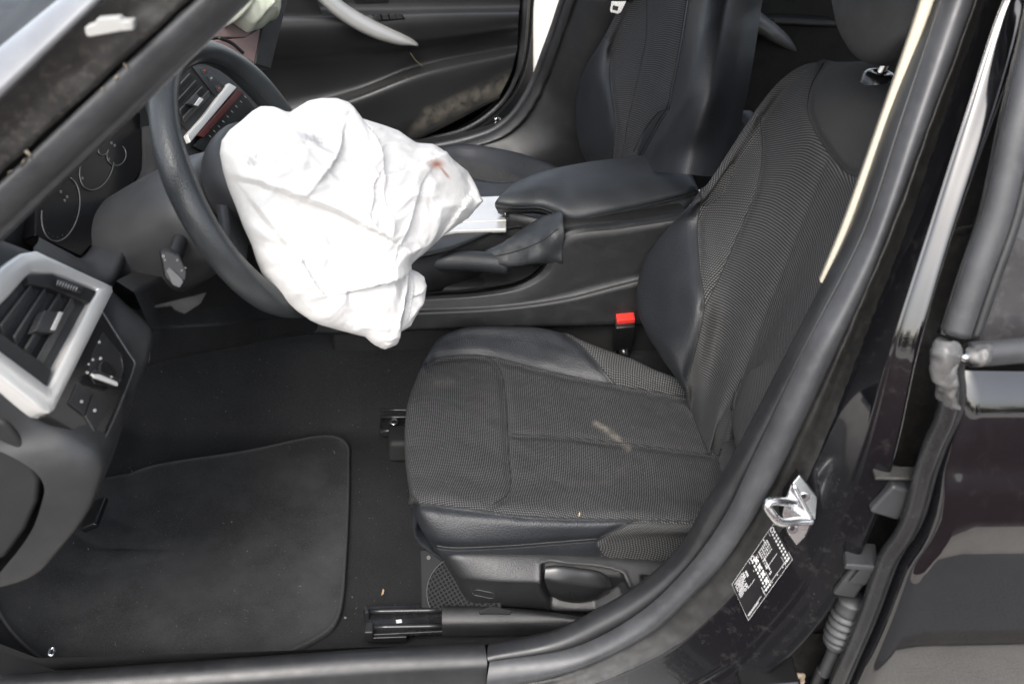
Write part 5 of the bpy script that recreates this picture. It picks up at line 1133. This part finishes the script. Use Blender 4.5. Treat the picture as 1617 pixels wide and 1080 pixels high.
# belt moulding, window glass, frame seal
bm0, bm1 = P(1520, 566, y=-.462), P(1700, 545, y=-.462)
bm1 = bm0+np.array([.9, 0, -.02])
bp = [P(1532, 560, y=-.465), P(1617, 553, y=-.465), P(1750, 542, y=-.465), P(1900, 530, y=-.465)]
G_ = tube_grid(bp, .0135, 16, 40, flat=1.15); grid('belt_moulding', G_, M_rubl, rd, cu=True, caps=True)
gl_ = [P(a, b, y=-.448+tumble(b)) for a, b in [(1520,558),(1900,520),(2000,-100),(1690,-100),(1630,150),(1575,360)]]
prism('window_glass', gl_, (0, .004, 0), M_glassdark, rd)
fl = [(1700,-180),(1665,-60),(1640,60),(1607,200),(1575,340),(1540,440),(1510,530)]
tube('frame_seal', [P(a, b, y=-.462+tumble(b)) for a, b in fl], [.0145, .0145, .0148, .015, .0155, .0155, .015], M_rubl, rd, ns=18, n=70, flat=.7)
tube('frame_lip', [P(a+28, b+6, y=-.458+tumble(b)) for a, b in fl], .007, M_rub, rd, ns=10, n=70)
tube('frame_edge', [P(a-18, b-3, y=-.452+tumble(b)) for a, b in fl], .009, M_paint, rd, ns=10, n=70)
def blob(name, pts, r, amp, m, parent, n=40, ns=24, sc=40):
    G = tube_grid(pts, r, ns, n)
    for j in range(G.shape[0]):
        for i in range(G.shape[1]): v = Vector(G[j, i]*sc); G[j, i] += np.array(noise.noise_vector(v))*amp+np.array(noise.noise_vector(v*2.7))*amp*.4
    return grid(name, G, m, parent, cu=True, caps=True)
torn = plain('torn_grey_rubber', (.075, .074, .073), .4, var=.35, vscale=40, dust=.2)
blob('torn_seal_end', [P(1499, 540, y=-.470), P(1493, 566, y=-.478), P(1492, 592, y=-.48), P(1497, 618, y=-.48), P(1500, 640, y=-.478)], [.012, .0145, .0135, .011, .008], .0075, torn, rd)
blob('torn_moulding_end', [P(1526, 557, y=-.472), P(1540, 559, y=-.476), P(1556, 560, y=-.474)], [.008, .013, .011], .005, torn, rd, sc=60)
tube('screw', [P(1523, 566, y=-.466), P(1523, 564, y=-.488)], .0045, M_chrome, rd, ns=12)
disc('screw_hole', P(1524, 566, y=-.468), (0, -1, .1), .009, M_deep, rd, h=.003, ns=16)
# hinge, check strap and cable boot in the gap
def RB(name, px, py, y, size, m, rot=(0, 0), bevel=.004, taper=1.0, par=rd):
    a, b = rot; A0 = np.array([math.cos(a), 0, math.sin(a)]); A1 = np.array([math.sin(b), math.cos(b), 0.]); A2 = np.cross(A0, A1)
    return rbox(name, P(px, py, y=y), (A0, A1, A2), size, m, par, bevel=bevel, taper=taper)
hgm = plain('dusty_hinge_plastic', (.026, .027, .029), .5, dust=.08)
cbx = RB('cable_connector', 1347, 905, -.445, (.036, .04, .058), hgm, rot=(R(-14), .3), bevel=.006, taper=.86)
RB('connector_lid', 1358, 878, -.452, (.046, .045, .010), hgm, rot=(R(-8), .3), bevel=.003, par=cbx)
RB('connector_face', 1366, 905, -.466, (.026, .01, .04), M_plas2, rot=(R(-14), .5), bevel=.003, par=cbx)
bpt = cr([P(1346, 945, y=-.448), P(1338, 965, y=-.448), P(1327, 995, y=-.448), P(1316, 1030, y=-.446), P(1302, 1062, y=-.442)], 90)
br = [(.019+.0026*math.sin(i*.85)*(1 if 12 < i < 46 else .1)) if i < 48 else max(.010, .019-.0011*(i-48)) for i in range(90)]
grid('cable_boot', tube_grid(bpt, br, 24), plain('grey_rubber_boot', (.030, .031, .033), .55, dust=.15), cbx, cu=True, caps=True)
hh = RB('upper_hinge', 1408, 775, -.44, (.045, .05, .05), hgm, rot=(R(-20), .2), bevel=.005)
RB('hinge_leaf', 1413, 747, -.452, (.055, .022, .004), plain('dusty_steel', (.03, .029, .027), .6, dust=.25), rot=(R(-2), .2), bevel=.001, par=hh)
lh = RB('lower_hinge', 1210, 1066, -.452, (.085, .05, .02), M_smooth, rot=(R(4), .1), bevel=.004)
RB('hinge_leaf', 1190, 1080, -.46, (.05, .04, .02), M_plas, rot=(R(-12), .1), bevel=.004, par=lh)
blob('rust_patch', [P(1256, 1066, y=-.455), P(1264, 1066, y=-.455), P(1268, 1076, y=-.455)], .005, .004, plain('flaking_tan_sealant', (.22, .17, .12), .9), lh, n=16, ns=12, sc=80)
wr = cr([P(1299, 1056, y=-.44), P(1288, 1085, y=-.44), P(1280, 1130, y=-.44)], 20); grid('cable', tube_grid(wr, .009, 10), M_rub, cbx, cu=True, caps=True)

# ================================================================ SMALL LOOSE THINGS
clip = prism('plastic_clip', [P(a, b, y=-.452) for a, b in [(133,44),(150,38),(152,31),(188,28),(192,34),(210,33),(211,49),(190,51),(140,60),(135,56)]], (0, .012, 0), M_dirtwhite, bevel=.0015)
tag(clip, 'broken off-white plastic clip on the dirty front pillar', 'clip')
leafm = plain('dry_leaf', (.40, .27, .16), .7)
for (a, b, s, lab_) in ((604, 935, 5, 'pale dry leaf fragment on the carpet just above the near seat runner'), (914, 813, 3.2, 'tiny dry leaf crumb on the edge of the near seat cushion')):
    z_ = .014 if a < 700 else None
    pts = [(a-s*.35, b+s), (a+s*.1, b-s), (a+s*.55, b-s*.6), (a+s*.3, b+s*.5)]
    w_ = [P(x, y, z=.012) if z_ else S_c.hit(x, y, .0015) for x, y in pts]; w_ = [p for p in w_ if p is not None]
    if len(w_) > 2: tag(prism('leaf_fragment', w_, (0, 0, .0012), leafm), lab_, 'leaf', 'leaf crumbs')
ch = prism('paper_scrap', [P(a, b, z=.032) for a, b in [(625,979),(634,978),(635,983),(626,984)]], (0, 0, .001), M_white); tag(ch, 'tiny white paper scrap lying in the channel of the near seat runner', 'scrap')
gv, gf = [], []
for i_ in range(75):
    px_, py_ = random.uniform(120, 690), random.gauss(900, 110)
    if py_ > 1035 or py_ < 560: continue
    p_ = P(px_, py_, z=.014); p_[2] = max(mz(p_), carpet_height(p_[0], p_[1]))+.0012; s_ = random.uniform(.0005, .0014)*(1 if random.random() < .85 else 1.8); k_ = len(gv)
    R_ = np.random.normal(size=(3, 3)); gv += [p_+s_*a for a in (R_[0], R_[1], R_[2], -(R_[0]+R_[1]+R_[2])/2)]; gf += [(k_, k_+1, k_+2), (k_, k_+1, k_+3), (k_+1, k_+2, k_+3), (k_, k_+2, k_+3)]
link('carpet_grit', gv, gf, plain('pale_grit', (.10, .095, .085), .9, var=.5), smooth=False, kind='stuff')
# pedal area at the lower left
kt = tube('metal_clip', [P(a, b, z=.10) for a, b in [(78,1033),(80,1024),(84,1022),(86,1028),(82,1034)]], .0018, M_chrome, ns=6, n=24, closed=True); tag(kt, 'tiny shiny metal clip in the dark corner at the lower left by the sill', 'clip')
pd = rbox('pedal', P(150, 812, z=.05), ((1, 0, .5), (0, 1, 0), (-.5, 0, 1)), (.03, .07, .012), M_smooth, body, bevel=.004)
for o in list(bpy.data.objects):
    if o.type == 'MESH' and o.parent is None and 'label' not in o and 'kind' not in o: print('UNTAGGED', o.name)
